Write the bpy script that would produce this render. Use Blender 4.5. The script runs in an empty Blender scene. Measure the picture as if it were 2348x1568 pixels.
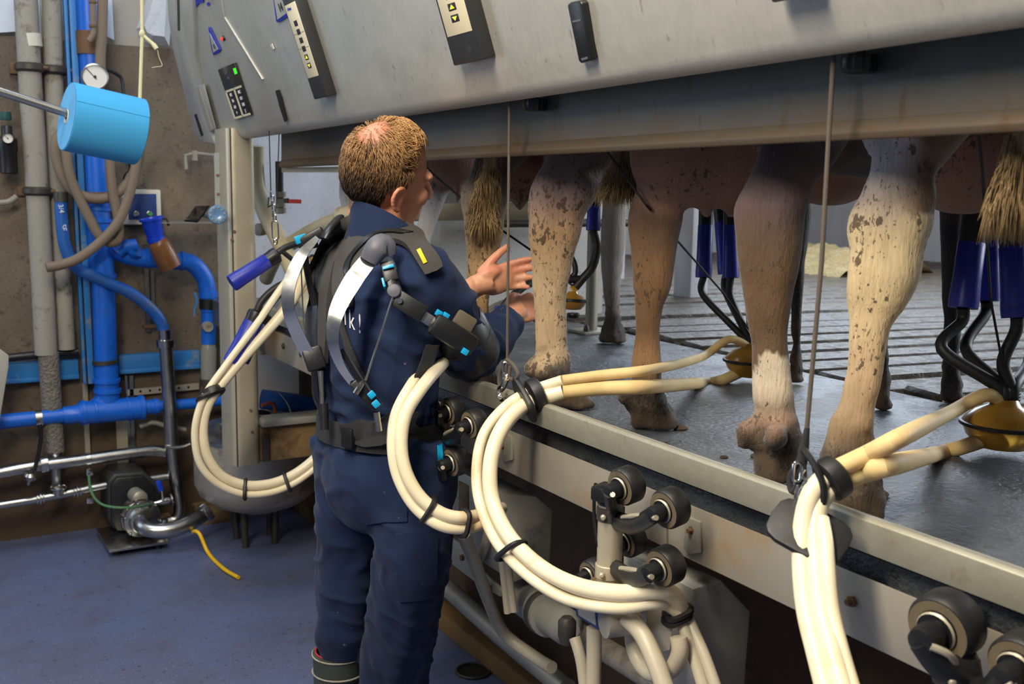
import bpy, bmesh, math, random
from mathutils import Vector, Matrix, noise
from mathutils.bvhtree import BVHTree
random.seed(7)
V = Vector
PI = math.pi
scene = bpy.context.scene
col = scene.collection
# ---------------------------------------------------------------- camera
F, CX, CY, HC = 2400.0, 1174.0, 784.0, 1.68          # focal length in photo pixels, image centre, eye height
PITCH, ROLL, YAW = math.radians(8.6), math.radians(1.0), math.radians(30.7)
CAM = V((0, 0, HC))
FWD = V((math.sin(YAW)*math.cos(PITCH), math.cos(YAW)*math.cos(PITCH), -math.sin(PITCH)))
_r = V((math.cos(YAW), -math.sin(YAW), 0)); _u = _r.cross(FWD)
RT = _r*math.cos(ROLL)+_u*math.sin(ROLL); UP = _u*math.cos(ROLL)-_r*math.sin(ROLL)
cd = bpy.data.cameras.new('camera'); cam = bpy.data.objects.new('camera', cd); col.objects.link(cam)
cd.sensor_width = 36.0; cd.lens = F/2348*36; cd.clip_start = .05
cam.matrix_world = Matrix(((RT.x, UP.x, -FWD.x, 0), (RT.y, UP.y, -FWD.y, 0), (RT.z, UP.z, -FWD.z, HC), (0, 0, 0, 1)))
cd.dof.use_dof = True; cd.dof.focus_distance = 2.35; cd.dof.aperture_fstop = 6.3
scene.camera = cam
# ---------------------------------------------------------------- world, lamps, exposure
w = bpy.data.worlds.new('world'); scene.world = w; w.use_nodes = True
w.node_tree.nodes['Background'].inputs[0].default_value = (.62, .72, .9, 1)
w.node_tree.nodes['Background'].inputs[1].default_value = .14
def area(name, loc, to, sx, sy, power, colr):
    ld = bpy.data.lights.new(name, 'AREA'); ld.shape = 'RECTANGLE'; ld.size = sx; ld.size_y = sy; ld.energy = power; ld.color = colr
    o = bpy.data.objects.new(name, ld); col.objects.link(o); o.location = loc
    o.rotation_euler = (V(to)-V(loc)).to_track_quat('-Z', 'Y').to_euler(); return o
area('pit_lamp', (-.55, .9, 3.25), (.75, 1.5, 1.0), .5, 2.2, 125, (1, .9, .74))       # lamp strip over the pit
area('daylight_door', (-1.3, 5.0, 1.9), (.6, 2.6, 1.0), 1.6, 1.8, 26, (.66, .82, 1))         # open door in the end wall
area('barn_daylight', (5.8, 1.0, 2.8), (2.4, 3.2, 1.2), 2.6, 1.8, 135, (.88, .93, 1))       # barn opening behind the cows
area('barn_ridge_light', (5.6, 5.0, 3.1), (2.2, 2.2, 1.1), 2.6, 1.6, 105, (.76, .87, 1))    # translucent ridge sheet over the barn
area('skylight', (.3, 3.4, 4.2), (.5, 3.6, 1.0), 1.2, 1.6, 45, (.8, .9, 1))               # roof light over the pit end
vs = scene.view_settings; vs.view_transform = 'Standard'; vs.look = 'None'; vs.gamma = 1; vs.exposure = .35
vs.use_curve_mapping = False
# ---------------------------------------------------------------- pixel helpers (photo pixels -> points on known planes)
def ray(x, y): return FWD+RT*((x-CX)/F)-UP*((y-CY)/F)
def onX(x, y, X): d = ray(x, y); return CAM+d*(X/d.x)
def onY(x, y, Y): d = ray(x, y); return CAM+d*(Y/d.y)
def onZ(x, y, Z): d = ray(x, y); return CAM+d*((Z-HC)/d.z)
def at(x, y, depth): return CAM+ray(x, y)*depth
def depth(p): return (V(p)-CAM).dot(FWD)
def proj(p):
    d = V(p)-CAM; z = d.dot(FWD); return CX+F*d.dot(RT)/z, CY-F*d.dot(UP)/z
def lerp(a, b, t): return a+(b-a)*t
def smooth(pts, k=6, closed=False):
    pts = [V(p) for p in pts]; n = len(pts); out = []
    if n < 3: return [pts[0].lerp(pts[-1], i/k) for i in range(k+1)]
    for i in range(n if closed else n-1):
        g = (lambda j: pts[j % n]) if closed else (lambda j: pts[max(0, min(n-1, j))])
        p0, p1, p2, p3 = g(i-1), g(i), g(i+1), g(i+2)
        for s in range(k):
            t = s/k
            out.append(.5*((2*p1)+(p2-p0)*t+(2*p0-5*p1+4*p2-p3)*t*t+(3*p1-p0-3*p2+p3)*t**3))
    if not closed: out.append(pts[-1])
    return out
def smoothv(vals, k=6):
    return [p.x for p in smooth([V((v, 0, 0)) for v in vals], k)]
# ---------------------------------------------------------------- mesh builder
WL = {}
class MB:
    def __init__(s): s.v = []; s.f = []
    def add(s, vs_, fs):
        b = len(s.v); s.v += [V(p) for p in vs_]; s.f += [tuple(b+i for i in f) for f in fs]; return s
    def box(s, c, size, rot=None, z=None):
        c = V(c); h = V(size)/2; vs_ = []
        for dx in (-1, 1):
            for dy in (-1, 1):
                for dz in (-1, 1):
                    p = V((dx*h.x, dy*h.y, dz*h.z)); vs_.append(c+(rot @ p if rot else p))
        return s.add(vs_, [(0, 1, 3, 2), (4, 6, 7, 5), (0, 4, 5, 1), (2, 3, 7, 6), (0, 2, 6, 4), (1, 5, 7, 3)])
    def hexa(s, p): # eight points: bottom ring 0-3, top ring 4-7
        return s.add(p, [(3, 2, 1, 0), (4, 5, 6, 7), (0, 1, 5, 4), (1, 2, 6, 5), (2, 3, 7, 6), (3, 0, 4, 7)])
    def loft(s, rings, caps=True, closed=False):
        n = len(rings[0]); b = len(s.v); m = len(rings)
        for r in rings: s.v += [V(p) for p in r]
        for i in range(m if closed else m-1):
            j = (i+1) % m
            for k in range(n):
                a, c = k, (k+1) % n
                s.f.append((b+i*n+a, b+i*n+c, b+j*n+c, b+j*n+a))
        if caps and not closed:
            s.f.append(tuple(b+k for k in reversed(range(n)))); s.f.append(tuple(b+(m-1)*n+k for k in range(n)))
        return s
    def tube(s, pts, r, n=12, closed=False, caps=True, flat=1.0, up=None):
        pts = [V(p) for p in pts]; m = len(pts); R = r if isinstance(r, (list, tuple)) else [r]*m
        tang = []
        for i in range(m):
            a = pts[(i-1) % m] if (closed or i) else pts[0]; c = pts[(i+1) % m] if (closed or i < m-1) else pts[-1]
            t = (c-a); tang.append(t.normalized() if t.length > 1e-9 else V((0, 0, 1)))
        u = V(up) if up is not None else (V((0, 0, 1)) if abs(tang[0].z) < .9 else V((1, 0, 0)))
        rings = []
        for i in range(m):
            t = tang[i]
            if up is not None: u = V(up)
            u = (u-t*u.dot(t)); u = u.normalized() if u.length > 1e-6 else t.orthogonal().normalized()
            b = t.cross(u)
            rings.append([pts[i]+u*(math.cos(2*PI*k/n)*R[i]*flat)+b*(math.sin(2*PI*k/n)*R[i]) for k in range(n)])
        return s.loft(rings, caps, closed)
    def lathe(s, o, ax, prof, n=24, caps=True):
        o = V(o); ax = V(ax).normalized(); u = ax.orthogonal().normalized(); b = ax.cross(u)
        return s.loft([[o+ax*h+(u*math.cos(2*PI*k/n)+b*math.sin(2*PI*k/n))*r for k in range(n)] for r, h in prof], caps)
    def cyl(s, a, b, r, r2=None, n=16):
        a, b = V(a), V(b); return s.lathe(a, b-a, [(r, 0), (r if r2 is None else r2, (b-a).length)], n)
    def ell(s, c, rx, rot=None, n=16, m=10):
        c = V(c); rx = V(rx) if not isinstance(rx, (int, float)) else V((rx, rx, rx)); rings = []
        for i in range(1, m):
            th = PI*i/m
            ring = []
            for k in range(n):
                p = V((rx.x*math.sin(th)*math.cos(2*PI*k/n), rx.y*math.sin(th)*math.sin(2*PI*k/n), rx.z*-math.cos(th)))
                ring.append(c+(rot @ p if rot else p))
            rings.append(ring)
        return s.loft(rings, True)
    def torus(s, c, ax, R, r, n=24, m=8, flat=1.0):
        c = V(c); ax = V(ax).normalized(); u = ax.orthogonal().normalized(); b = ax.cross(u)
        pts = [c+(u*math.cos(2*PI*k/n)+b*math.sin(2*PI*k/n))*R for k in range(n)]
        return s.tube(pts, r, m, closed=True, up=ax, flat=flat)
    def prism(s, poly, d):
        poly = [V(p) for p in poly]; d = V(d); return s.loft([poly, [p+d for p in poly]])
    def band(s, pts, wv, th):
        # flat strip: path points, width vectors (one or list), thickness
        pts = [V(p) for p in pts]; m = len(pts); W = wv if isinstance(wv, list) else [V(wv)]*m; rings = []
        for i in range(m):
            t = (pts[min(m-1, i+1)]-pts[max(0, i-1)]).normalized(); wd = V(W[i]); nn = t.cross(wd).normalized()*th/2
            rings.append([pts[i]-wd/2-nn, pts[i]+wd/2-nn, pts[i]+wd/2+nn, pts[i]-wd/2+nn])
        return s.loft(rings)
    def build(s, name, mat, parent=None, ang=40, bevel=0, seg=2, kind=None, label=None, origin=None):
        me = bpy.data.meshes.new(name)
        if parent is not None: L = WL[parent.name]
        elif origin is not None: L = V(origin)
        else:
            xs = [p.x for p in s.v]; ys = [p.y for p in s.v]; zs = [p.z for p in s.v]
            L = V(((min(xs)+max(xs))/2, (min(ys)+max(ys))/2, min(zs)))
        me.from_pydata([p-L for p in s.v], [], s.f)
        bm = bmesh.new(); bm.from_mesh(me); bmesh.ops.recalc_face_normals(bm, faces=bm.faces)
        if bevel:
            es = [e for e in bm.edges if len(e.link_faces) == 2 and e.calc_face_angle(0) > .6]
            if es: bmesh.ops.bevel(bm, geom=es, offset=bevel, segments=seg, affect='EDGES', profile=.5, clamp_overlap=True)
        bm.to_mesh(me); bm.free()
        return finish(me, name, mat, parent, L, ang, kind, label)
def finish(me, name, mat, parent, L, ang=40, kind=None, label=None):
    me.shade_smooth()
    if ang < 180: me.set_sharp_from_angle(angle=math.radians(ang))
    if mat: me.materials.append(mat)
    o = bpy.data.objects.new(name, me); col.objects.link(o)
    if parent is not None: o.parent = parent
    else: o.location = L
    WL[o.name] = L.copy()
    if kind: o['kind'] = kind
    if label: o['label'] = label
    return o
def tag(o, label, cat, group=None):
    o['label'] = label; o['category'] = cat
    if group: o['group'] = group
    return o
def thing(name, label, cat, loc, group=None):
    o = bpy.data.objects.new(name, None); col.objects.link(o); o.location = V(loc); o.empty_display_size = .05
    WL[o.name] = V(loc); return tag(o, label, cat, group)
def remeshed(mb, voxel, L, name, iters=4, fac=.5):
    me = bpy.data.meshes.new('tmp'); me.from_pydata([p-L for p in mb.v], [], mb.f)
    bm = bmesh.new(); bm.from_mesh(me); bmesh.ops.recalc_face_normals(bm, faces=bm.faces); bm.to_mesh(me); bm.free()
    o = bpy.data.objects.new('tmp', me); col.objects.link(o)
    m = o.modifiers.new('r', 'REMESH'); m.mode = 'VOXEL'; m.voxel_size = voxel
    if iters:
        m2 = o.modifiers.new('s', 'SMOOTH'); m2.iterations = iters; m2.factor = fac
    dg = bpy.context.evaluated_depsgraph_get(); res = bpy.data.meshes.new_from_object(o.evaluated_get(dg)); res.name = name
    bpy.data.objects.remove(o); bpy.data.meshes.remove(me)
    return res
def paint(me, fn, L, name='Col'):
    a = me.color_attributes.new(name, 'FLOAT_COLOR', 'POINT')
    buf = []
    for v in me.vertices:
        c = fn(v.co+L, v.normal); buf += [c[0], c[1], c[2], c[3] if len(c) > 3 else 1]
    a.data.foreach_set('color', buf)
def text_mesh(body, size, font_shear=0, ext=0):
    cu = bpy.data.curves.new('t', 'FONT'); cu.body = body; cu.size = size; cu.extrude = ext; cu.align_x = 'CENTER'; cu.align_y = 'CENTER'; cu.shear = font_shear
    o = bpy.data.objects.new('t', cu); col.objects.link(o)
    me = bpy.data.meshes.new_from_object(o.evaluated_get(bpy.context.evaluated_depsgraph_get()))
    bpy.data.objects.remove(o); bpy.data.curves.remove(cu); return me
def text(body, size, o, u, v, mat, parent, name='lettering', ext=.0006, label=None):
    me = text_mesh(body, size, ext=ext); o = V(o); u = V(u).normalized(); v = V(v).normalized(); n = u.cross(v); L = WL[parent.name]
    for p in me.vertices: p.co = o+u*p.co.x+v*p.co.y+n*p.co.z-L
    return finish(me, name, mat, parent, L, 30, label=label)
# ---------------------------------------------------------------- materials
def lin(c): return tuple(((x/255/12.92) if x/255 <= .04045 else ((x/255+.055)/1.055)**2.4) for x in c)
class NT:
    def __init__(s, name):
        s.m = bpy.data.materials.new(name); s.m.use_nodes = True; s.t = s.m.node_tree; s.b = s.t.nodes['Principled BSDF']
        s.tc = s.t.nodes.new('ShaderNodeTexCoord')
    def n(s, t, **k):
        nd = s.t.nodes.new(t)
        for a, b in k.items(): setattr(nd, a, b)
        return nd
    def l(s, a, b): s.t.links.new(a, b)
    def noise(s, scale, detail=6, rough=.6, stretch=None, dist=0):
        nd = s.n('ShaderNodeTexNoise'); nd.inputs['Scale'].default_value = scale; nd.inputs['Detail'].default_value = detail
        nd.inputs['Roughness'].default_value = rough; nd.inputs['Distortion'].default_value = dist
        g = s.n('ShaderNodeNewGeometry')
        if stretch:
            mp = s.n('ShaderNodeMapping'); mp.inputs['Scale'].default_value = stretch; s.l(g.outputs['Position'], mp.inputs[0]); s.l(mp.outputs[0], nd.inputs['Vector'])
        else: s.l(g.outputs['Position'], nd.inputs['Vector'])
        return nd.outputs['Fac']
    def ramp(s, fac, *stops):
        r = s.n('ShaderNodeValToRGB'); e = r.color_ramp.elements
        while len(e) < len(stops): e.new(.5)
        for i, (p, c) in enumerate(stops):
            e[i].position = p; e[i].color = (*c, 1) if len(c) == 3 else c
        s.l(fac, r.inputs[0]); return r.outputs[0]
    def mix(s, fac, a, b, mode='MIX'):
        x = s.n('ShaderNodeMix', data_type='RGBA', blend_type=mode)
        for v, i in ((fac, 0), (a, 6), (b, 7)):
            if isinstance(v, (int, float)): x.inputs[i].default_value = v
            elif isinstance(v, tuple): x.inputs[i].default_value = (*v, 1)
            else: s.l(v, x.inputs[i])
        return x.outputs[2]
    def math(s, op, a, b=None):
        x = s.n('ShaderNodeMath', operation=op)
        for v, i in ((a, 0), (b, 1)):
            if v is None: continue
            if isinstance(v, (int, float)): x.inputs[i].default_value = v
            else: s.l(v, x.inputs[i])
        return x.outputs[0]
    def attr(s, name, out='Color'):
        a = s.n('ShaderNodeAttribute', attribute_name=name); return a.outputs[out]
    def bump(s, h, st=.2, dist=.01):
        b = s.n('ShaderNodeBump'); b.inputs['Strength'].default_value = st; b.inputs['Distance'].default_value = dist
        s.l(h, b.inputs['Height']); s.l(b.outputs[0], s.b.inputs['Normal'])
    def set(s, **k):
        for a, v in k.items():
            i = s.b.inputs[a.replace('_', ' ')]
            if isinstance(v, (int, float)): i.default_value = v
            elif isinstance(v, tuple): i.default_value = (*v, 1)
            else: s.l(v, i)
        return s
BW = ((0, 0, 0), (1, 1, 1))
def sp(fac_nt, scale, lo, hi, **k):   # speck mask
    return fac_nt.ramp(fac_nt.noise(scale, 3, .6, **k), (lo, (0, 0, 0)), (hi, (1, 1, 1)))
def simple(name, c, rough=.5, metal=0.0, var=.25, scale=14, dirt=None, dirt_lo=.58, dirt_scale=5, bump=.08, spec=.5, stretch=None, **k):
    m = NT(name); c = lin(c)
    a = m.mix(m.noise(scale, 5, stretch=stretch), tuple(x*(1-var) for x in c), tuple(min(1, x*(1+var)) for x in c))
    if dirt: a = m.mix(m.ramp(m.noise(dirt_scale, 8, .7), (dirt_lo, (0, 0, 0)), (dirt_lo+.16, (1, 1, 1))), a, lin(dirt))
    m.set(Base_Color=a, Metallic=metal, **k); m.b.inputs['Specular IOR Level'].default_value = spec
    rr = m.math('ADD', m.math('MULTIPLY', m.noise(scale*1.7, 4), .25), rough-.125); m.set(Roughness=rr)
    if bump: m.bump(m.noise(scale*6, 4), bump, .004)
    return m.m
M = {}
# floor: worn blue resin with grit and brown dirt drifts
m = NT('blue_resin_floor')
a = m.mix(m.noise(420, 2, .5), lin((58, 70, 104)), lin((112, 124, 162)))
a = m.mix(m.ramp(m.noise(1.6, 6), (.38, (0, 0, 0)), (.62, (.6, .6, .6))), a, lin((92, 92, 110)))
a = m.mix(m.math('MULTIPLY', sp(m, 38, .6, .7), .7), a, lin((66, 60, 58)))
a = m.mix(m.math('MULTIPLY', sp(m, 120, .62, .66), .5), a, lin((160, 162, 172)))
a = m.mix(m.math('MULTIPLY', m.ramp(m.noise(3.0, 6), (.5, (0, 0, 0)), (.68, (1, 1, 1))), .4), a, lin((84, 78, 76)))
m.set(Base_Color=a, Roughness=m.math('ADD', m.math('MULTIPLY', m.noise(7, 5), .5), .18)); m.bump(m.noise(420, 3), .25, .003); M['floor'] = m.m
# dirty concrete wall
m = NT('dirty_concrete')
a = m.mix(m.noise(3.2, 9, .75), lin((62, 52, 43)), lin((148, 131, 109)))
g = m.n('ShaderNodeNewGeometry'); sx = m.n('ShaderNodeSeparateXYZ'); m.l(g.outputs['Position'], sx.inputs[0])
a = m.mix(m.math('MULTIPLY', m.ramp(m.math('ADD', m.noise(2.4, 7, .65), m.math('MULTIPLY', m.math('SUBTRACT', sx.outputs[2], 1.2), .16)), (.5, (0, 0, 0)), (.7, (1, 1, 1))), .75), a, lin((96, 86, 78)))
a = m.mix(m.math('MULTIPLY', sp(m, 70, .6, .68), .7), a, lin((52, 42, 34)))
a = m.mix(m.math('MULTIPLY', sp(m, 18, .6, .72), .6), a, lin((58, 46, 36)))
a = m.mix(m.math('MULTIPLY', sp(m, 5, .55, .75, stretch=(1, 1, .35)), .6), a, lin((84, 60, 36)))
low = m.n('ShaderNodeMapRange'); low.inputs[1].default_value = 1.0; low.inputs[2].default_value = .45; m.l(m.math('ADD', sx.outputs[2], m.math('MULTIPLY', m.noise(6, 6), .35)), low.inputs[0])
a = m.mix(m.math('MULTIPLY', low.outputs[0], .78), a, lin((66, 46, 27)))
m.set(Base_Color=a, Roughness=.85); m.bump(m.noise(60, 8, .7), .5, .01); M['concrete'] = m.m
def whitewall(name, c1, c2, s=34):
    m = NT(name); a = m.mix(m.noise(5, 6), lin(c1), lin(c2))
    a = m.mix(m.math('MULTIPLY', sp(m, s, .62, .7), .6), a, lin((110, 106, 98))); a = m.mix(m.math('MULTIPLY', sp(m, 3, .5, .75, stretch=(1, 1, .4)), .35), a, lin((150, 132, 104)))
    m.set(Base_Color=a, Roughness=.75); m.bump(m.noise(90, 5), .15, .004); return m.m
M['white_wall'] = whitewall('limewashed_wall', (176, 178, 184), (206, 208, 214), 90)
M['grey_wall'] = whitewall('pale_cast_wall', (176, 172, 164), (206, 204, 198), 60)
M['grey_panel'] = simple('grey_painted_panel', (164, 158, 148), .6, var=.12, scale=3, dirt=(120, 108, 92))
# blue plastics
M['pvc'] = simple('blue_drain_pipe', (18, 96, 200), .38, var=.18, dirt=(70, 88, 112), dirt_lo=.6, dirt_scale=7)
M['pvc_hose'] = simple('blue_hose', (24, 84, 160), .5, var=.15, dirt=(84, 90, 96), dirt_lo=.56)
M['blue_paint'] = simple('blue_painted_steel', (44, 118, 182), .5, var=.15, dirt=(140, 138, 124), dirt_lo=.54, dirt_scale=9)
M['blue_shell'] = simple('blue_cup_shell', (32, 44, 150), .4, var=.2, dirt=(40, 36, 60), dirt_lo=.6)
M['bright_blue'] = simple('bright_blue_plastic', (14, 60, 190), .35, var=.12, dirt=(120, 92, 70), dirt_lo=.66, dirt_scale=30)
M['towel'] = simple('blue_paper_roll', (62, 160, 216), .9, var=.07, scale=300, bump=.3)
M['towel_edge'] = simple('blue_paper_end', (96, 172, 222), .9, var=.08, scale=200)
M['cyan'] = simple('cyan_clip', (20, 150, 200), .35, var=.1)
# metals
M['steel'] = simple('stainless_steel', (176, 174, 170), .3, 1.0, var=.18, dirt=(110, 98, 84), dirt_lo=.6, stretch=(1, 1, .2), bump=.02)
M['chrome'] = simple('bright_steel', (200, 200, 198), .2, 1.0, var=.08, bump=0)
M['tank'] = simple('dull_stainless_tank', (168, 162, 150), .42, .5, var=.2, dirt=(92, 80, 66), dirt_lo=.56)
M['galv'] = simple('galvanised_steel', (158, 154, 138), .5, .45, var=.14, scale=40, dirt=(138, 116, 72), dirt_lo=.6, dirt_scale=18, bump=.1)
M['splash'] = simple('splash_plate_steel', (168, 160, 146), .5, .5, var=.12, scale=6, dirt=(176, 148, 108), dirt_lo=.52, dirt_scale=3.5)
M['alu'] = simple('aluminium_post', (186, 176, 154), .42, .45, var=.1, scale=8, stretch=(1, 1, .1), dirt=(128, 98, 60), dirt_lo=.64, dirt_scale=16)
M['frame_paint'] = simple('cream_frame_tube', (196, 184, 152), .5, .2, var=.12, dirt=(118, 92, 58), dirt_lo=.56, dirt_scale=6)
m = NT('brushed_cabinet_steel')
a = m.mix(m.noise(9, 7, .7, stretch=(1, .5, .5)), lin((150, 148, 142)), lin((206, 202, 190)))
a = m.mix(m.math('MULTIPLY', m.ramp(m.noise(90, 5, .8, stretch=(1, 1, .16)), (.35, (0, 0, 0)), (.75, (1, 1, 1))), .5), a, lin((206, 202, 190)))
a = m.mix(m.math('MULTIPLY', sp(m, 40, .66, .74, stretch=(1, 1, .5)), .5), a, lin((120, 106, 88)))
m.set(Base_Color=a, Metallic=.5, Roughness=m.math('ADD', m.math('MULTIPLY', m.noise(12, 5), .2), .36)); m.bump(m.noise(160, 4, stretch=(1, 1, .15)), .06, .003); M['cabinet'] = m.m
m = NT('dark_beam_steel')
a = m.mix(m.noise(8, 7, .7), lin((64, 66, 66)), lin((94, 94, 90)))
a = m.mix(sp(m, 24, .62, .72, stretch=(1, 1, .3)), a, lin((70, 56, 42)))
g = m.n('ShaderNodeNewGeometry'); sx = m.n('ShaderNodeSeparateXYZ'); m.l(g.outputs['Position'], sx.inputs[0])
mr = m.n('ShaderNodeMapRange'); mr.inputs[1].default_value = 1.84; mr.inputs[2].default_value = 1.75; m.l(m.math('ADD', sx.outputs[2], m.math('MULTIPLY', m.math('SUBTRACT', m.noise(9, 6), .5), .14)), mr.inputs[0])
a = m.mix(m.math('MULTIPLY', mr.outputs[0], .75), a, lin((96, 74, 46)))
m.set(Base_Color=a, Metallic=.2, Roughness=.55); m.bump(m.noise(60, 5), .1, .004); M['beam'] = m.m
M['dark_steel'] = simple('dark_oxidised_steel', (74, 70, 64), .5, .5, var=.25, dirt=(92, 66, 42))
M['rust'] = simple('rusty_steel', (112, 82, 54), .7, .2, var=.3, dirt=(64, 46, 32))
M['box_steel'] = simple('grey_cover_plate', (172, 168, 156), .5, .4, var=.14, scale=5, dirt=(96, 88, 76), dirt_lo=.56, dirt_scale=7)
# plastics, rubber
M['rubber'] = simple('black_rubber', (26, 26, 27), .5, var=.3, dirt=(92, 80, 62), dirt_lo=.6, dirt_scale=20)
M['rubber_wear'] = simple('worn_roller_face', (98, 86, 66), .8, var=.3, dirt=(40, 36, 32))
M['black'] = simple('black_plastic', (22, 23, 25), .4, var=.2, dirt=(60, 54, 46), dirt_lo=.66)
M['webbing'] = simple('black_webbing', (40, 40, 41), .85, var=.25, scale=60, bump=.3, dirt=(84, 76, 64), dirt_lo=.62)
M['grey_cap'] = simple('dark_grey_cap', (84, 86, 96), .5, var=.15, dirt=(130, 126, 120), dirt_lo=.66)
M['pad'] = simple('charcoal_padding', (58, 56, 54), .9, var=.15, scale=120, bump=.25)
M['grey_pipe'] = simple('grimy_grey_pipe', (150, 144, 132), .7, var=.15, dirt=(84, 70, 54), dirt_lo=.55, dirt_scale=14, bump=.2)
m = NT('crusted_pipe'); a = m.mix(m.noise(60, 4), lin((82, 76, 68)), lin((150, 142, 128))); m.set(Base_Color=a, Roughness=.9); m.bump(m.noise(90, 3, .5), .9, .02); M['crust'] = m.m
M['brown_hose'] = simple('mud_brown_hose', (120, 104, 88), .75, var=.12, dirt=(84, 66, 50))
M['cord'] = simple('grey_cord', (92, 82, 72), .8, var=.3, scale=300, bump=.5)
M['black_cord'] = simple('black_cord', (32, 28, 28), .7, var=.2, scale=300)
M['rope'] = simple('pale_rope', (206, 200, 160), .85, var=.15, scale=300, bump=.4)
M['yellow'] = simple('yellow_hose', (236, 186, 20), .45, var=.1, dirt=(190, 140, 40), dirt_lo=.66)
M['green_tube'] = simple('green_tube', (84, 128, 88), .4, var=.2)
M['red'] = simple('red_grip', (176, 36, 42), .45, var=.1)
M['orange_cable'] = simple('orange_cable', (170, 84, 50), .5)
M['paper'] = simple('white_paper', (206, 212, 226), .8, var=.05, scale=20)
M['white_plastic'] = simple('white_plastic', (206, 200, 184), .5, var=.08, dirt=(150, 128, 96), dirt_lo=.62)
M['label_plate'] = simple('ivory_label_plate', (222, 210, 176), .5, var=.06, scale=20, dirt=(196, 162, 90), dirt_lo=.68)
M['navy_face'] = simple('navy_front_plate', (34, 58, 116), .5, var=.15, dirt=(80, 84, 96))
M['blue_ink'] = simple('blue_lettering', (20, 44, 170), .5, var=.05, bump=0)
M['white_ink'] = simple('white_print', (214, 216, 222), .8, var=.05, bump=0)
M['black_ink'] = simple('black_print', (26, 26, 26), .6, var=.05, bump=0)
M['lcd'] = simple('dark_display', (34, 36, 34), .25, var=.1, bump=0)
def glow(name, c, s):
    m = NT(name); m.set(Base_Color=lin(c), Roughness=.4); m.b.inputs['Emission Color'].default_value = (*lin(c), 1); m.b.inputs['Emission Strength'].default_value = s; return m.m
M['green_led'] = glow('green_indicator', (60, 210, 40), .7); M['red_led'] = glow('red_indicator', (255, 40, 20), .9); M['yellow_led'] = glow('yellow_digits', (240, 220, 60), .8)
M['dial'] = simple('gauge_dial', (222, 220, 212), .35, var=.06, dirt=(176, 160, 130), dirt_lo=.66)
m = NT('milk_hose'); a = m.mix(m.noise(22, 4), lin((222, 206, 168)), lin((240, 230, 204)))
a = m.mix(m.ramp(m.noise(6, 6, stretch=(1, 1, 1)), (.58, (0, 0, 0)), (.72, (.7, .7, .7))), a, lin((206, 158, 84)))
m.set(Base_Color=a, Roughness=.36); m.b.inputs['Subsurface Weight'].default_value = .25; m.b.inputs['Subsurface Radius'].default_value = (.03, .022, .012); m.b.inputs['Subsurface Scale'].default_value = .4
M['hose'] = m.m
m = NT('grey_milk_hose'); a = m.mix(m.noise(15, 4), lin((166, 156, 134)), lin((196, 188, 166))); m.set(Base_Color=a, Roughness=.42); m.b.inputs['Subsurface Weight'].default_value = .15; M['hose_grey'] = m.m
m = NT('amber_hose'); a = m.mix(m.noise(12, 5), lin((206, 178, 120)), lin((222, 198, 148)))
a = m.mix(m.ramp(m.noise(9, 6), (.56, (0, 0, 0)), (.72, (.5, .5, .5))), a, lin((186, 140, 70)))
m.set(Base_Color=a, Roughness=.6); m.b.inputs['Specular IOR Level'].default_value = .25; m.b.inputs['Subsurface Weight'].default_value = .2; M['hose_amber'] = m.m
m = NT('amber_plastic'); a = m.mix(m.noise(20, 4), lin((170, 120, 34)), lin((206, 160, 70))); m.set(Base_Color=a, Roughness=.22, Transmission_Weight=.35); M['amber'] = m.m
m = NT('brown_bottle'); a = m.mix(m.noise(30, 4), lin((104, 70, 36)), lin((160, 104, 50))); m.set(Base_Color=a, Roughness=.3, Transmission_Weight=.25); M['bottle'] = m.m
m = NT('clear_plastic'); m.set(Base_Color=lin((190, 190, 180)), Roughness=.3, Transmission_Weight=.6); M['clear'] = m.m
m = NT('plastic_bag'); m.set(Base_Color=lin((214, 220, 228)), Roughness=.35, Transmission_Weight=.15); m.bump(m.noise(30, 5), .5, .01); M['bag'] = m.m
# ground of the cow platform, slats
m = NT('wet_rubber_mat'); a = m.mix(m.noise(14, 7), lin((56, 60, 66)), lin((96, 100, 106)))
a = m.mix(m.ramp(m.noise(42, 6, .65, stretch=(1, .5, 1)), (.6, (0, 0, 0)), (.68, (1, 1, 1))), a, lin((58, 48, 38)))
a = m.mix(m.ramp(m.noise(3.2, 6), (.55, (0, 0, 0)), (.7, (.8, .8, .8))), a, lin((74, 64, 52)))
m.set(Base_Color=a, Roughness=m.ramp(m.noise(5, 5), (.40, (.11, .11, .11)), (.66, (.5, .5, .5)))); m.bump(m.noise(75, 5, .6), .7, .009); M['mat'] = m.m
m = NT('wet_mucky_slats'); a = m.mix(m.noise(9, 7), lin((52, 43, 32)), lin((98, 84, 66)))
a = m.mix(m.ramp(m.noise(26, 5), (.55, (0, 0, 0)), (.66, (.9, .9, .9))), a, lin((78, 62, 38)))
m.set(Base_Color=a, Roughness=m.ramp(m.noise(13, 5), (.4, (.14, .14, .14)), (.62, (.6, .6, .6)))); m.bump(m.noise(40, 6, .65), .7, .015); M['slat'] = m.m
M['void'] = simple('slurry_channel', (26, 22, 18), .6, var=.3)
m = NT('straw_litter'); a = m.mix(m.noise(20, 6), lin((150, 122, 72)), lin((232, 210, 158))); m.set(Base_Color=a, Roughness=.9); m.bump(m.noise(60, 5), 1, .03); M['straw'] = m.m
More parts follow.
